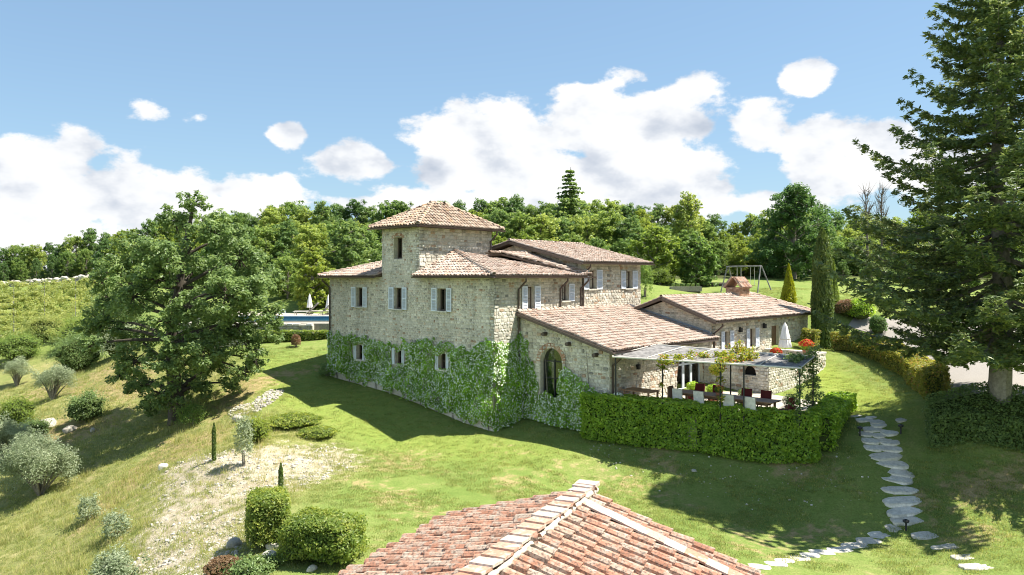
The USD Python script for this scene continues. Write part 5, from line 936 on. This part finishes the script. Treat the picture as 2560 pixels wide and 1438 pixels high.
# ------------------------------------------------------------------ dining table and chairs
ROWD = unit(UV(3.9, -12.6) - UV(3.9, -8.0)); RN = np.cross(ZUP, ROWD)
tbl = thing('dining_table', 'long wooden dining table between red and cream chairs under the pergola', 'table', UV(4.0, -10.2, 1.65))
for k in range(5): part(tbl, 'plank', MB().box(UV(4.0, -10.2, 2.39) + U * (k - 2) * .20, V, U, ZUP, 2.35, .096, .022).get(), M['warm_wood'])
for su in (-.38, .38):
    for sv in (-2.1, 2.1): part(tbl, 'leg', MB().box(UV(4.0 + su, -10.2 + sv, 2.0), U, V, ZUP, .04, .04, .36).get(), M['warm_wood'])
part(tbl, 'apron', MB().box(UV(4.0, -10.2, 2.31), V, U, ZUP, 2.05, .34, .045).get(), M['warm_wood'])
def chair(kind, label, u, v, face, first=None, group=None):
    o = UV(u, v, 1.65); f = np.asarray(face, float); s = np.cross(ZUP, f); t = thing('dining_chair', label, 'chair', o, group=group); m = M[kind]
    part(t, 'seat', MB().box(o + ZUP * .45, s, f, ZUP, .24, .23, .035).get(), m)
    bk = unit(ZUP - f * .12); part(t, 'backrest', MB().box(o - f * .23 + ZUP * .72, s, np.cross(bk, s), bk, .24, .028, .29).get(), m)
    for a in (-.2, .2):
        for b in (-.19, .19): part(t, 'leg', MB().box(o + s * a + f * b + ZUP * .21, s, f, ZUP, .02, .02, .22).get(), M['wood' if kind == 'red' else 'iron'])
    return t
names = ['first', 'second', 'third', 'fourth']
for k, v in enumerate((-8.5, -9.55, -10.95, -11.9)): chair('cream', f'cream chair nearest the hedge, {names[k]} from the left along the table', 3.15, v, U)
for k, v in enumerate((-8.4, -9.3, -10.7, -11.6)): chair('red', f'dark red chair on the house side of the table, {names[k]} from the left', 4.85, v, -U)
chair('red', 'dark red chair alone at the right head of the long table', 4.0, -12.95, V)
lt = thing('side_table', 'small rustic wooden table near the annex wall left of the pergola vine', 'table', UV(2.9, -6.6, 1.65))
part(lt, 'tabletop', MB().box(UV(2.9, -6.6, 2.4), U, V, ZUP, .45, .75, .025).get(), M['warm_wood'])
for su in (-.38, .38):
    for sv in (-.65, .65): part(lt, 'leg', MB().box(UV(2.9 + su, -6.6 + sv, 2.02), U, V, ZUP, .035, .035, .36).get(), M['warm_wood'])
wc = thing('wooden_chair', 'brown wooden chair beside the small rustic table', 'chair', UV(3.2, -7.75, 1.65)); o_ = UV(3.2, -7.75, 1.65)
part(wc, 'seat', MB().box(o_ + ZUP * .45, U, V, ZUP, .22, .22, .03).get(), M['door']); part(wc, 'backrest', MB().box(o_ - V * .22 + ZUP * .75, U, V, ZUP, .22, .025, .3).get(), M['door'])
for a in (-.18, .18):
    for b in (-.18, .18): part(wc, 'leg', MB().box(o_ + U * a + V * b + ZUP * .21, U, V, ZUP, .02, .02, .22).get(), M['door'])
def potted(label, foot, pr, ph, leaf, crown, seed, standard=0.0, flower=None, pot='terracotta', n=900, L=.07):
    t = thing('potted_plant', label, 'potted plant', foot); part(t, 'pot', lathe([(pr * .7, 0), (pr * .95, ph * .9), (pr * 1.08, ph * .9), (pr * 1.08, ph), (pr * .92, ph), (pr * .9, ph * .86), (0.01, ph * .86)], foot, 14), M[pot], smooth=30)
    r = np.random.default_rng(seed); lv = Leaves(); c = np.asarray(foot) + [0, 0, ph + standard + crown * .7]; d = unit(r.normal(size=(n, 3))); p = c + d * crown * r.random((n, 1)) ** .4 * [1, 1, .8]
    lv.add(p, d * .6 + [0, 0, .5] + r.normal(0, .5, (n, 3)), L, np.clip(r.normal(.55, .22, n), 0, 1)); lv.to(t, 'leaves', M[leaf], r)
    part(t, 'stem', tube([np.asarray(foot) + [0, 0, ph * .8], c], .02, 6), M['grey_bark'])
    if flower:
        m = n // 2; d = unit(r.normal(size=(m, 3))); d[:, 2] = np.abs(d[:, 2]) * 1.0 - .15; fl = Leaves(); fl.add(c + d * crown * r.uniform(.85, 1.08, (m, 1)) * [1, 1, .85], d + r.normal(0, .3, (m, 3)), .085, .5); fl.to(t, 'blossom', M[flower], r, aspect=.9)
potted('bright red geranium in a pot on the terrace parapet beside the parasol', UV(12.0, -9.0, 3.23), .2, .22, 'hedge_leaf', .30, 1, flower='geranium'); potted('large red geranium in a pot at the right end of the terrace parapet', UV(16.0, -9.0, 3.23), .24, .26, 'hedge_leaf', .42, 2, flower='geranium')
potted('small pale succulent in a pot left of the red geraniums', UV(11.3, -9.0, 3.23), .14, .16, 'olive_leaf', .2, 3); potted('white flowers in a pale pot behind the left end of the hedge', UV(1.95, -6.0, 1.65), .2, .3, 'oak_leaf', .26, 4, flower='flower', pot='cream')
potted('little standard tree with a round head beside the glass door', UV(7.4, -8.0, 1.65), .22, .4, 'creeper_leaf', .38, 5, standard=.75, n=1300); potted('leafy plant in the dark red planter left of the dining table', UV(6.2, -7.4, 1.65), .34, .45, 'hedge_leaf', .32, 6, pot='red'); potted('leafy plant in a terracotta pot behind the dining table', UV(6.3, -8.4, 1.65), .3, .42, 'hedge_leaf', .30, 7)
potted('round dark shrub in a pot at the right of the dining table', UV(6.0, -12.3, 1.65), .25, .3, 'oak_leaf', .36, 8); potted('round shrub in a pot below the arched niche', UV(6.6, -9.9, 1.65), .25, .3, 'oak_leaf', .34, 9); potted('small green plant standing on the dining table', UV(4.0, -9.9, 2.41), .12, .12, 'lime_leaf', .18, 10, n=400)
def closed_parasol(label, foot, H, r, drop, pole=.025):
    t = thing('parasol', label, 'parasol', foot); foot = np.asarray(foot, float); part(t, 'base', lathe([(.3, 0), (.3, .06), (.06, .09)], foot, 16), M['iron']); part(t, 'pole', tube([foot, foot + [0, 0, H]], pole, 8), M['cream'], smooth=True)
    n = 24; th = np.arange(n) / n * 2 * np.pi; prof = [(.02, H), (.35, H - .18 * drop), (.62, H - .5 * drop), (.85, H - .8 * drop), (1.0, H - drop), (.55, H - drop - .02)]; v = []
    for a, z in prof:
        q = r * a * (1 + .22 * np.cos(8 * th) * (a > .1)); v.append(np.c_[q * np.cos(th), q * np.sin(th), np.full(n, z)])
    v = np.vstack(v) + foot; f = np.array([[i * n + j, (i + 1) * n + j, (i + 1) * n + (j + 1) % n, i * n + (j + 1) % n] for i in range(len(prof) - 1) for j in range(n)]); part(t, 'canopy', MB().add(v, f).get(), M['canvas'], smooth=True)
    part(t, 'strap', lathe([(r * .93, H - .70 * drop), (r * .95, H - .66 * drop)], foot, 16), M['cream'])
closed_parasol('closed white parasol on the upper terrace before the brown door', UV(17.3, -7.2, 2.5), 2.45, .34, 1.5)

# ------------------------------------------------------------------ swing frame and trough on the back lawn
S0, S1 = back(1822, 727), back(1905, 729); S0, S1 = np.array([*S0[:2], gz(S0)]), np.array([*S1[:2], gz(S1)])
sw_ = thing('swing_set', 'wooden swing frame on the back lawn behind the chimney', 'swing', (S0 + S1) / 2); hz_ = 1.95 + max(S0[2], S1[2]); d_ = unit((S1 - S0) * [1, 1, 0]); s_ = np.cross(ZUP, d_)
part(sw_, 'top_beam', tube([np.r_[S0[:2], hz_] - d_ * .25, np.r_[S1[:2], hz_] - d_ * .1], .06, 8), M['reed'], smooth=True)
for p0, sg in ((S0, 0.0), (S1, .0)):
    for q in (-1, 1): part(sw_, 'leg', tube([p0 + s_ * q * .75 - [0, 0, .1] + d_ * (.3 if p0 is S1 else -.1), np.r_[p0[:2], hz_] + s_ * q * .05 - d_ * .1], .05, 8), M['reed'], smooth=True)
for k, f in enumerate((.32, .72)):
    c = lerp(S0, S1, f); st = part(sw_, 'swing_seat', MB().box(np.r_[c[:2], c[2] + .45], d_, s_, ZUP, .24, .09, .02).get(), M['warm_wood'])
    for q in (-.22, .22): part(st, 'rope', tube([np.r_[c[:2], c[2] + .45] + d_ * q, np.r_[c[:2], hz_] + d_ * q], .015, 5), M['cream'])
q_ = back(1714, 728); q_[2] = gz(q_); tg = thing('stone_trough', 'long low stone trough planted with small plants on the back lawn', 'planter', q_)
part(tg, 'basin', MB().box(q_ + [0, 0, .18], (1, 0, 0), (0, 1, 0), ZUP, 1.25, .3, .2).get(), M['rock'], tint=np.full(8, .05)); rr9 = np.random.default_rng(9)
for k in range(6):
    lv = Leaves(); d = unit(rr9.normal(size=(120, 3))); lv.add(q_ + [(-1 + k * .4), 0, .5] + d * .15, d, .08, rr9.random(120)); lv.to(tg, 'plant', M['dark_leaf'], rr9)
lg = back(1775, 716); lg[2] = gz(lg) + .16; solo('fallen_log', tube([lg + [-1.3, .2, 0], lg, lg + [1.7, -.1, .02]], [.2, .18, .15], 9), M['bark'], 'brown log lying on the lawn right of the trough', 'log', tint=np.full(29, .6))

# ------------------------------------------------------------------ pool, loungers, parasols on the left
pool = thing('swimming_pool', 'narrow raised swimming pool with pale coping beyond the oak', 'swimming pool', (-17, 58, 4.2))
part(pool, 'water', MB().box((-17.5, 59.0, 4.27), (1, 0, 0), (0, 1, 0), ZUP, 6.4, 1.55, .03).get(), M['water']); part(pool, 'basin_wall', MB().box((-17.5, 60.6, 4.05), (1, 0, 0), (0, 1, 0), ZUP, 6.8, .08, .38).get(), M['pool_tile'])
part(pool, 'basin_wall', MB().box((-17.5, 56.2, 3.72), (1, 0, 0), (0, 1, 0), ZUP, 6.8, 1.2, .52).get(), M['rock'], tint=np.full(8, .0)); part(pool, 'coping', MB().box((-16.5, 60.95, 4.47), (1, 0, 0), (0, 1, 0), ZUP, 8.2, .30, .04).get(), M['coping'])
part(pool, 'coping', MB().box((-11.5, 58.2, 4.32), (1, 0, 0), (0, 1, 0), ZUP, .4, 2.3, .05).get(), M['coping']); p_ = part('/World', 'pool_deck', MB().box((-14, 66, 3.6), (1, 0, 0), (0, 1, 0), ZUP, 12, 4.75, .85).get(), M['paving']); tag(stage.GetPrimAtPath(p_), kind='structure')
wst = thing('retaining_wall', 'low dry stone wall with sunlit top in front of the pool', 'wall', (-17.5, 54.6, 2.9)); RS = []
masonry(wst, Wall((-23.5, 54.5, 0), (1, 0, 0), (0, -1, 0)), rect(0, 9.2, 2.2, 4.12), seed=55, thick=.45, keep=RS, rows=(.12, .2), widths=(.2, .5)); write_stones(RS, 60, 'rock')
for k in range(20): part(wst, 'cap_stone', MB().box((-23.3 + k * .46, 54.72, 4.16 + rng.uniform(-.02, .03)), unit(np.array([1, rng.normal(0, .1), 0])), (0, 1, 0), ZUP, .21, .28, .07).get(), M['pale_stone'], tint=np.full(8, rng.random()))
ld = thing('pool_ladder', 'bent steel pool ladder at the far edge of the water', 'ladder', (-18.6, 60.9, 4.5))
for k in range(2):
    x = -19.0 + k * .5; part(ld, 'rail', tube([(x - .25, 60.3, 4.1), (x, 60.5, 4.85), (x + .14, 60.7, 5.0), (x + .26, 61.0, 4.95), (x + .32, 61.2, 4.5)], .025, 7), M['white'], smooth=True)
part(ld, 'rung', MB().box((-18.9, 60.4, 4.4), (1, 0, 0), (0, 1, 0), ZUP, .3, .05, .02).get(), M['white'])
def lounger(x, y, label):
    z = 4.45; t = thing('sun_lounger', label, 'sun lounger', (x, y, z)); mk = lambda nm, c, ax, az, hx, hy, hz, m: part(t, nm, MB().box(c, ax, (0, 1, 0), az, hx, hy, hz).get(), M[m])
    mk('seat', (x, y, z + .34), (1, 0, 0), ZUP, .65, .32, .035, 'cream'); a = unit(np.array([.72, 0, .69])); mk('backrest', (x + .62 + .36, y, z + .36 + .34), a, np.cross(a, (0, 1, 0)), .48, .32, .03, 'reed')
    b = unit(np.array([.78, 0, .62])); mk('back_prop', (x + .62, y - .28, z + .36), b, np.cross(b, (0, 1, 0)), .62, .02, .02, 'cream')
    for q in (-.5, .45):
        for w in (-.26, .26): mk('leg', (x + q, y + w, z + .15), (1, 0, 0), ZUP, .025, .025, .16, 'cream')
lounger(-17.2, 62.2, 'pool lounger with raised grey back, left one of three'); lounger(-16.2, 62.9, 'pool lounger with raised grey back, middle one of three'); lounger(-15.0, 63.6, 'pool lounger with raised grey back, right one of three')
closed_parasol('closed white parasol behind the left pool lounger', (-17.3, 65, 4.45), 1.75, .22, 1.2); closed_parasol('closed white parasol beside the house corner at the pool', (-15.6, 64.6, 4.45), 1.7, .22, 1.2)
bw_ = thing('garden_wall', 'grey stone wall behind the pool loungers beside the house', 'wall', (-12.5, 65.8, 4.4)); RS = []
masonry(bw_, Wall((-14.6, 65.5, 0), (1, 0, 0), (0, -1, 0)), rect(0, 5, 4.2, 5.15), seed=56, keep=RS, rows=(.12, .2), widths=(.2, .5)); write_stones(RS, 40, 'rock')

# ------------------------------------------------------------------ the outbuilding whose roof fills the foreground
R1 = np.array([1.24, 12.7, 3.98]); RD = unit(np.array([-.41, -.912, 0])); RS_, LS_ = np.array([-RD[1], RD[0], 0]), None
RS_ = unit(np.array([.912, -.41, 0])); out = thing('outbuilding', 'small building in the foreground with a terracotta tile roof and pale ridge slabs', 'building', (R1 + RD * 3) * [1, 1, 0])
FT = []
def near_slope(D, m, width, A, off, **k):
    q = math.sqrt(1 + m * m); eave = R1 + off + D * width - ZUP * m * width; up_ = (-D + m * ZUP) / q
    return roof_plane(out, eave, A, Polygon([(0, 0), (7.2, 0), (7.2, width * q), (0, width * q)]), up_, keep=FT, mat_name='near_tile', pan=True, r=(.093, .080), pitch=.25, course=.35, deck=.12, **k), (eave, up_, q)
rp, (re_, ru, rq_) = near_slope(RS_, .342, 3.6, RD, ZUP * 0, seed=71, stop=lambda ci, a: ci == 2)
lp, _ = near_slope(-RS_, .285, 2.5, RD, ZUP * 0, seed=72)
nn_ = np.cross(RD, ru); nn_ = nn_ if nn_[2] > 0 else -nn_
for k in range(12):      # a strip of flat slabs among the round tiles
    tl = rng.normal(0, .03); part(rp, 'flat_slab', MB().box(re_ + RD * (.25 * 2.5) + ru * (.15 + k * .33) + nn_ * (.110 + .004 * (k % 2)), RD + ru * tl, ru - RD * tl, nn_ + ru * .06, .128, .17, .016).get(), M['flat_tile'], tint=np.full(8, rng.uniform(0, 1)))
for k in range(24):      # ridge slabs, each overlapping the next
    c = R1 + RD * (.06 + k * .285) + ZUP * .150; tl = rng.normal(0, .03); ax = unit(RD + ZUP * .09); sd = unit(RS_ + RD * tl + ZUP * rng.normal(0, .02)); ax = unit(ax - sd * (ax @ sd))
    part(out, 'ridge_slab', MB().box(c + RS_ * rng.normal(0, .012), ax, sd, np.cross(ax, sd), .158, .155 * rng.uniform(.92, 1.08), .018).get(), M['flat_tile'], tint=np.full(8, rng.uniform(.75, 1) if rng.random() < .5 else rng.uniform(.0, .6)))
mo = MB(); rm = np.random.default_rng(4)
for k in range(60):
    for sg in (-1, 1):
        m_ = trimesh.creation.icosphere(1, 1.0); v = m_.vertices * [.12, .05, .045] * rm.uniform(.6, 1.3); c = R1 + RD * (k * .12) + sg * RS_ * .142 + ZUP * (.062 + rm.normal(0, .01)); mo.add(c + v[:, :1] * RD + v[:, 1:2] * RS_ + v[:, 2:] * ZUP, m_.faces, .5)
mo.to(out, 'ridge_mortar', M['mortar'], smooth=True, kind='stuff')
part(out, 'end_slab', MB().box(R1 - RD * .06 + ZUP * .15, RD, RS_, ZUP, .12, .18, .03).get(), M['flat_tile'], tint=np.full(8, .9))
for D, m, w in ((RS_, .342, 3.6), (-RS_, .285, 2.5)):
    a_, b_ = R1 - ZUP * .06 - RD * .03, R1 + D * (w + .02) - ZUP * (m * w + .06) - RD * .03; d_ = unit(b_ - a_); part(out, 'verge_board', MB().box((a_ + b_) / 2, d_, RD, np.cross(d_, RD), np.linalg.norm(b_ - a_) / 2, .02, .06).get(), M['brick'], tint=np.full(8, .4))
OS = []
for o_, s_, n_, pl in ((R1 * [1, 1, 0] + RD * .35 - RS_ * 2.2, RS_, -RD, Polygon([(0, -2.2), (5.4, -2.2), (5.4, 2.85), (2.2, 3.93), (0, 3.32)])), (R1 * [1, 1, 0] + RD * .35 - RS_ * 2.2, RD, -RS_, rect(.36, 6.6, -2.4, 3.3)), (R1 * [1, 1, 0] + RD * .35 + RS_ * 3.2, RD, RS_, rect(.36, 6.6, -2, 2.85))): masonry(out, Wall(o_, s_, n_), pl, seed=81, keep=OS)
write_stones(OS, 60); write_tiles(FT, 300)
gutter(out, R1 - RS_ * 2.56 - ZUP * (.285 * 2.5 + .05), R1 - RS_ * 2.56 - ZUP * (.285 * 2.5 + .05) + RD * 7)

# ------------------------------------------------------------------ stone steps and stepping stones
def slab_stone(c, w, d, h, seed, rz=0.0, lean=(0.0, 0.0)):
    r = np.random.default_rng(seed); n = 18; t = np.arange(n) / n * 2 * np.pi + r.uniform(-.07, .07, n); k = (np.abs(np.cos(t)) ** 3.2 + np.abs(np.sin(t)) ** 3.2) ** (-1 / 3.2) * (r.uniform(.93, 1.04, n) + .08 * np.sin(2 * t + r.uniform(0, 6)) * r.random())
    x, y = w / 2 * k * np.cos(t), d / 2 * k * np.sin(t); x, y = x * math.cos(rz) - y * math.sin(rz), x * math.sin(rz) + y * math.cos(rz); rings = []
    for f, z in ((.97, -h), (1.0, -.03), (.97, -.008), (.90, 0)): rings.append(np.c_[x * f, y * f, z + (r.normal(0, .006, n) if z > -.05 else np.zeros(n))])
    v = np.vstack(rings + [np.array([[0, 0, .004]])]); v[:, 2] += v[:, 0] * lean[0] + v[:, 1] * lean[1]; v = v + c; f = [[i * n + j, i * n + (j + 1) % n, (i + 1) * n + (j + 1) % n, (i + 1) * n + j] for i in range(3) for j in range(n)]; f = np.array(f)
    return v, np.vstack([f[:, [0, 1, 2]], f[:, [0, 2, 3]], [[3 * n + j, 3 * n + (j + 1) % n, 4 * n] for j in range(n)]])
num = ['first', 'second', 'third', 'fourth', 'fifth', 'sixth', 'seventh', 'eighth', 'ninth', 'tenth', 'eleventh', 'twelfth', 'thirteenth', 'fourteenth', 'fifteenth']
flags = [(2141, 1041, 26), (2162, 1050, 40), (2178, 1044, 24), (2193, 1055, 34), (2197, 1062, 36), (2254, 1050, 26), (2182, 1073, 46), (2223, 1081, 40), (2167, 1085, 34), (2198, 1089, 30), (2176, 1102, 40), (2222, 1104, 48), (2182, 1119, 42), (2226, 1120, 50)]
steps = [(2217, 1142, 84), (2226, 1161, 84), (2236, 1181, 94), (2239, 1200, 82), (2251, 1227, 84), (2260, 1254, 98), (2269, 1279, 104), (2275, 1302, 94)]
branch = [(2237, 1321, 40), (2207, 1338, 62), (2172, 1352, 56), (2137, 1364, 62), (2100, 1375, 60), (2054, 1381, 58), (2025, 1388, 44), (1993, 1396, 64), (1961, 1402, 44), (1939, 1410, 54), (1897, 1417, 52)]
branch2 = [(2328, 1337, 82), (2350, 1369, 36), (2380, 1366, 42), (2411, 1393, 52), (2443, 1417, 74)]
for lst, nm, lab, dd, hh, up_ in ((flags, 'flagstone', 'flat irregular flagstone, {} from the top of the garden steps', .5, .12, .03), (steps, 'stone_step', 'broad rough stone step, {} down the garden stair', .46, .2, .07), (branch, 'stepping_stone', 'flat pale stepping stone, {} along the path curving left to the outbuilding', .50, .1, .014), (branch2, 'stepping_stone', 'flat stepping stone, {} along the path forking right', .55, .1, .02)):
    for k, (px, py, w) in enumerate(lst):
        c = G(px, py); c[2] += up_; ww = w / FPX * c[1] * (1.15 if nm == 'stepping_stone' else 1.06); d_y = min(dd, ww * .75) if nm != 'stone_step' else dd
        g4 = ground0(c[0] + np.array([.4, -.4, 0, 0]), c[1] + np.array([0, 0, .4, -.4])); lean = ((g4[0] - g4[1]) / .8 * .35, (g4[2] - g4[3]) / .8 * (.55 if nm != 'stepping_stone' else .95))
        v, f = slab_stone(c, ww, d_y, hh, 500 + k + len(lst) * 7, rng.normal(0, .1), lean); solo(nm, (v, f), M['pale_stone'], lab.format(num[k]), 'stepping stone' if 'stepping' in nm else 'step' if 'step' in nm else 'flagstone', nm.replace('_', ' ') + 's of the garden path', tint=np.full(len(v), rng.uniform(.25, .9)))
def path_light(px, py, label):
    c = G(px, py); t = thing('path_light', label, 'garden light', c); part(t, 'post', tube([c - [0, 0, .1], c + [0, 0, .28]], .03, 8), M['iron']); part(t, 'head', lathe([(.03, .26), (.10, .30), (.11, .36), (.02, .40)], c, 12), M['iron'])
path_light(2265, 1327, 'small black path light where the stone path forks'); path_light(2150, 1090, 'small black path light left of the steps top'); path_light(2252, 1085, 'small black path light right of the steps top')

# ------------------------------------------------------------------ rocks, rubble, dry stone wall, vines
def rock_mesh(r, size):
    m = trimesh.creation.icosphere(1 if size < .2 else 2); v = m.vertices * r.uniform(.65, 1.1, 3) * [1, 1, .7]; v = v * (1 + .45 * (meshkit.noise(v * 1.7 + r.uniform(0, 50), 3) - .5))[:, None]; a = r.uniform(0, 6.28); return np.c_[v[:, 0] * math.cos(a) - v[:, 1] * math.sin(a), v[:, 0] * math.sin(a) + v[:, 1] * math.cos(a), v[:, 2]] * size, m.faces
rk = np.random.default_rng(12)
for k, (px, py, s, lb) in enumerate([(688, 1368, .28, 'rounded pale rock wedged between the two clipped bushes'), (672, 1398, .26, 'pale rock below the clipped bushes, middle of the heap'), (650, 1412, .24, 'pale rock below the clipped bushes, lowest of the heap'), (585, 1366, .30, 'dark shaded rock left of the clipped bushes'), (780, 1425, .16, 'small pale stone in front of the wide clipped bush'),
                                   (115, 1070, .62, 'grey boulder in the bank near the left edge'), (175, 1078, .45, 'grey boulder below the glossy shrub'), (232, 1078, .22, 'small pale stone right of the glossy shrub'), (408, 1172, .26, 'pale stone at the top left of the stony patch'), (595, 1052, .3, 'flat pale stone on the crest right of the oak'), (1735, 1178, .11, 'small white stone in the hedge shade')]):
    c = G(px, py); v, f = rock_mesh(rk, s); solo('rock', (v + c + [0, 0, s * .2], f), M['rock' if py < 1090 or px == 585 else 'pale_stone'], lb, 'rock', smooth=False, tint=np.full(len(v), rk.uniform(.0, .25) if px < 240 or px == 585 else rk.uniform(.3, .7)))
def scatter(poly, n, r): 
    p = np.asarray(poly)[:, :2]; lo_, hi_ = p.min(0), p.max(0); q = r.uniform(lo_, hi_, (n * 3, 2)); return q[sdf(p, q[:, 0], q[:, 1]) > -.3][:n]
rub = MB()
for x, y in scatter(STONY, 3400, rk):
    if meshkit.fbm(np.array([x * .8, y * .8, 1.]), 3, 4) < .42: continue
    s = .02 + .075 * rk.random() ** 4; v, f = rock_mesh(rk, .1); rub.add(v / .1 * s + [x, y, gz((x, y)) + s * .1], f, rk.uniform(.1, .8))
band = hits(ground0, [(575, 1030), (640, 1005), (690, 975), (700, 990), (650, 1020), (600, 1040)])
for x, y in scatter(band, 420, rk): s = .04 + .09 * rk.random() ** 2; v, f = rock_mesh(rk, .1); rub.add(v / .1 * s + [x, y, gz((x, y)) + s * .1], f, rk.uniform(0, .6))
bank = hits(ground0, [(1480, 1110), (2050, 1180), (2120, 1120), (2180, 1220), (2050, 1290), (1700, 1230), (1480, 1160)])
for x, y in scatter(bank, 150, rk): s = .015 + .04 * rk.random() ** 3; v, f = rock_mesh(rk, .1); rub.add(v / .1 * s + [x, y, gz((x, y)) + s * .2], f, 1)
solo('rubble', rub.get(), M['rock'], 'scattered pale pebbles and stone rubble on the dry slope', 'rubble', kind='stuff', tint=rub.tints())
dw = thing('dry_stone_wall', 'pale collapsed dry stone wall above the vineyard at far left', 'wall', G(120, 712, near=60))
for k in range(150):
    px = rk.uniform(-30, 250); c = G(px, 718 - .07 * px, near=70); s = rk.uniform(.14, .42) * (1.3 if rk.random() < .15 else 1); v, f = rock_mesh(rk, .19); part(dw, 'stone', (v / .19 * s + c + [0, rk.uniform(-.4, .4), rk.uniform(-.1, .7)], f), M['rock'], tint=np.full(len(v), rk.uniform(.1, 1)))
for k in range(11):
    y = 728 + k * 11.5 + k * k * .25; r = np.random.default_rng(600 + k); ptsr = np.array([G(px, y + 6 * math.sin(px * .012 + k) - px * .05, near=55) for px in np.linspace(-120, 285, 22)]); t = thing('vine_row', f'row of vines on the left hillside, {num[k]} below the dry stone wall', 'vine row', ptsr[11]); lv = Leaves(); mb = MB()
    q = np.repeat(ptsr, 9, 0) + r.normal(0, .5, (22 * 9, 3)) * [1, .5, 0]; q[:, 2] = ground(q[:, 0], q[:, 1]) + r.uniform(.3, 1.25, len(q)); lv.clumps(q, r.uniform(.3, .5, len(q)), .23, 9, r, spread=.26)
    for p in ptsr[::4]: g = gz(p); mb.tube([(p[0], p[1], g - .2), (p[0], p[1], g + 1.5)], .04, 5)
    mb.to(t, 'posts', M['reed'], kind='stuff'); lv.to(t, 'leaves', M['vine_leaf'], r)
#@@NEXT
# ------------------------------------------------------------------ grass
rg = np.random.default_rng(99)
def tuft(r, n, h, w, lean):
    v, t = [], []
    for _ in range(n):
        a = r.uniform(0, 6.28); d = np.array([math.cos(a), math.sin(a), 0]); s = np.array([-d[1], d[0], 0]); o = np.r_[r.normal(0, w, 2), 0]; hh = h * r.uniform(.5, 1.2); b = .006 + .004 * r.random()
        v += [o - s * b - [0, 0, .02], o + s * b - [0, 0, .02], o + d * lean * hh + [0, 0, hh]]; t += [r.random()] * 3
    return np.array(v), np.arange(3 * n).reshape(-1, 3), np.array(t)
gi = UsdGeom.PointInstancer.Define(stage, '/World/grass'); tag(gi.GetPrim(), 'rough green and straw grass blades over the slopes and lawn', 'grass', kind='stuff')
prot = []
for k, (n, h, w, lean) in enumerate([(30, .055, .13, .6), (22, .09, .11, .6), (26, .24, .12, .55), (20, .36, .13, .5)]):
    v, f, t = tuft(rg, n, h, w, lean); path = f'/World/grass/blades_{k + 1:03d}'; m = usdkit.mesh(stage, path, (v, f), M['grass']); UsdGeom.PrimvarsAPI(m).CreatePrimvar('tint', Sdf.ValueTypeNames.FloatArray, 'vertex').Set(Vt.FloatArray.FromNumpy(np.clip(t * .7 + (.3 if k > 1 else .05), 0, 1).astype(np.float32))); prot.append(Sdf.Path(path))
gi.CreatePrototypesRel().SetTargets(prot)
n = 90000; D = 14 + 46 * rg.random(n) ** .8; px = rg.uniform(-150, 2700, n); X = (px - CX) / FPX * D; q = np.c_[X, D]
ur = (q - N0[:2]) @ U[:2]; vr = (q - N0[:2]) @ V[:2]
rough = sdf(ROUGH, X, D); sto = sdf(STONY, X, D); lawn_ = np.maximum(sdf(UPPER_LAWN, X, D), sdf(LAWN, X, D)); patch = meshkit.fbm(np.c_[X * .5, D * .5, 0 * X], 3, 21)
inside = ((ur > -.1) & (ur < 7) & (vr > -.1) & (vr < 14.3)) | ((ur > 1.7) & (ur < 26) & (vr > -5.7) & (vr < 10)) | ((ur > 1.9) & (ur < 10.8) & (vr > -13.6) & (vr < -5)) | ((ur > 10.5) & (ur < 18.5) & (vr > -9.4) & (vr < -5)) | (sdf(road, X, D) > -.2)
ob = (q - R1[:2]); oa, os_ = ob @ RD[:2], ob @ RS_[:2]; inside |= (oa > .3) & (oa < 7) & (os_ > -2.3) & (os_ < 3.3)
keep_ = ~inside & (rg.random(n) < np.where(sto > .2, .22 + .5 * (patch < .45), np.where(lawn_ > 0, .4, np.where(rough > .5, .8, .85 * (patch < .58)))))
kind_ = np.where(rough > .5, np.where(rg.random(n) < .06 + .30 * (patch > .55), 2 + (rg.random(n) < .2), np.where(rg.random(n) < .5, 1, 0)), np.where(lawn_ > 0, 0, np.where((patch > .56) & (rg.random(n) < .5), 1, 0)))
X, D, kind_ = X[keep_], D[keep_], kind_[keep_]; Z = ground(X, D); m = len(X); a = rg.uniform(0, np.pi, m)
gi.CreatePositionsAttr(Vt.Vec3fArray.FromNumpy(np.c_[X, D, Z].astype(np.float32))); gi.CreateProtoIndicesAttr(Vt.IntArray.FromNumpy(kind_.astype(np.int32)))
gi.CreateOrientationsAttr(Vt.QuathArray([Gf.Quath(float(c), 0, 0, float(s)) for c, s in zip(np.cos(a), np.sin(a))]))
sc = rg.uniform(.6, 1.25, m); gi.CreateScalesAttr(Vt.Vec3fArray.FromNumpy(np.c_[sc, sc, sc].astype(np.float32)))
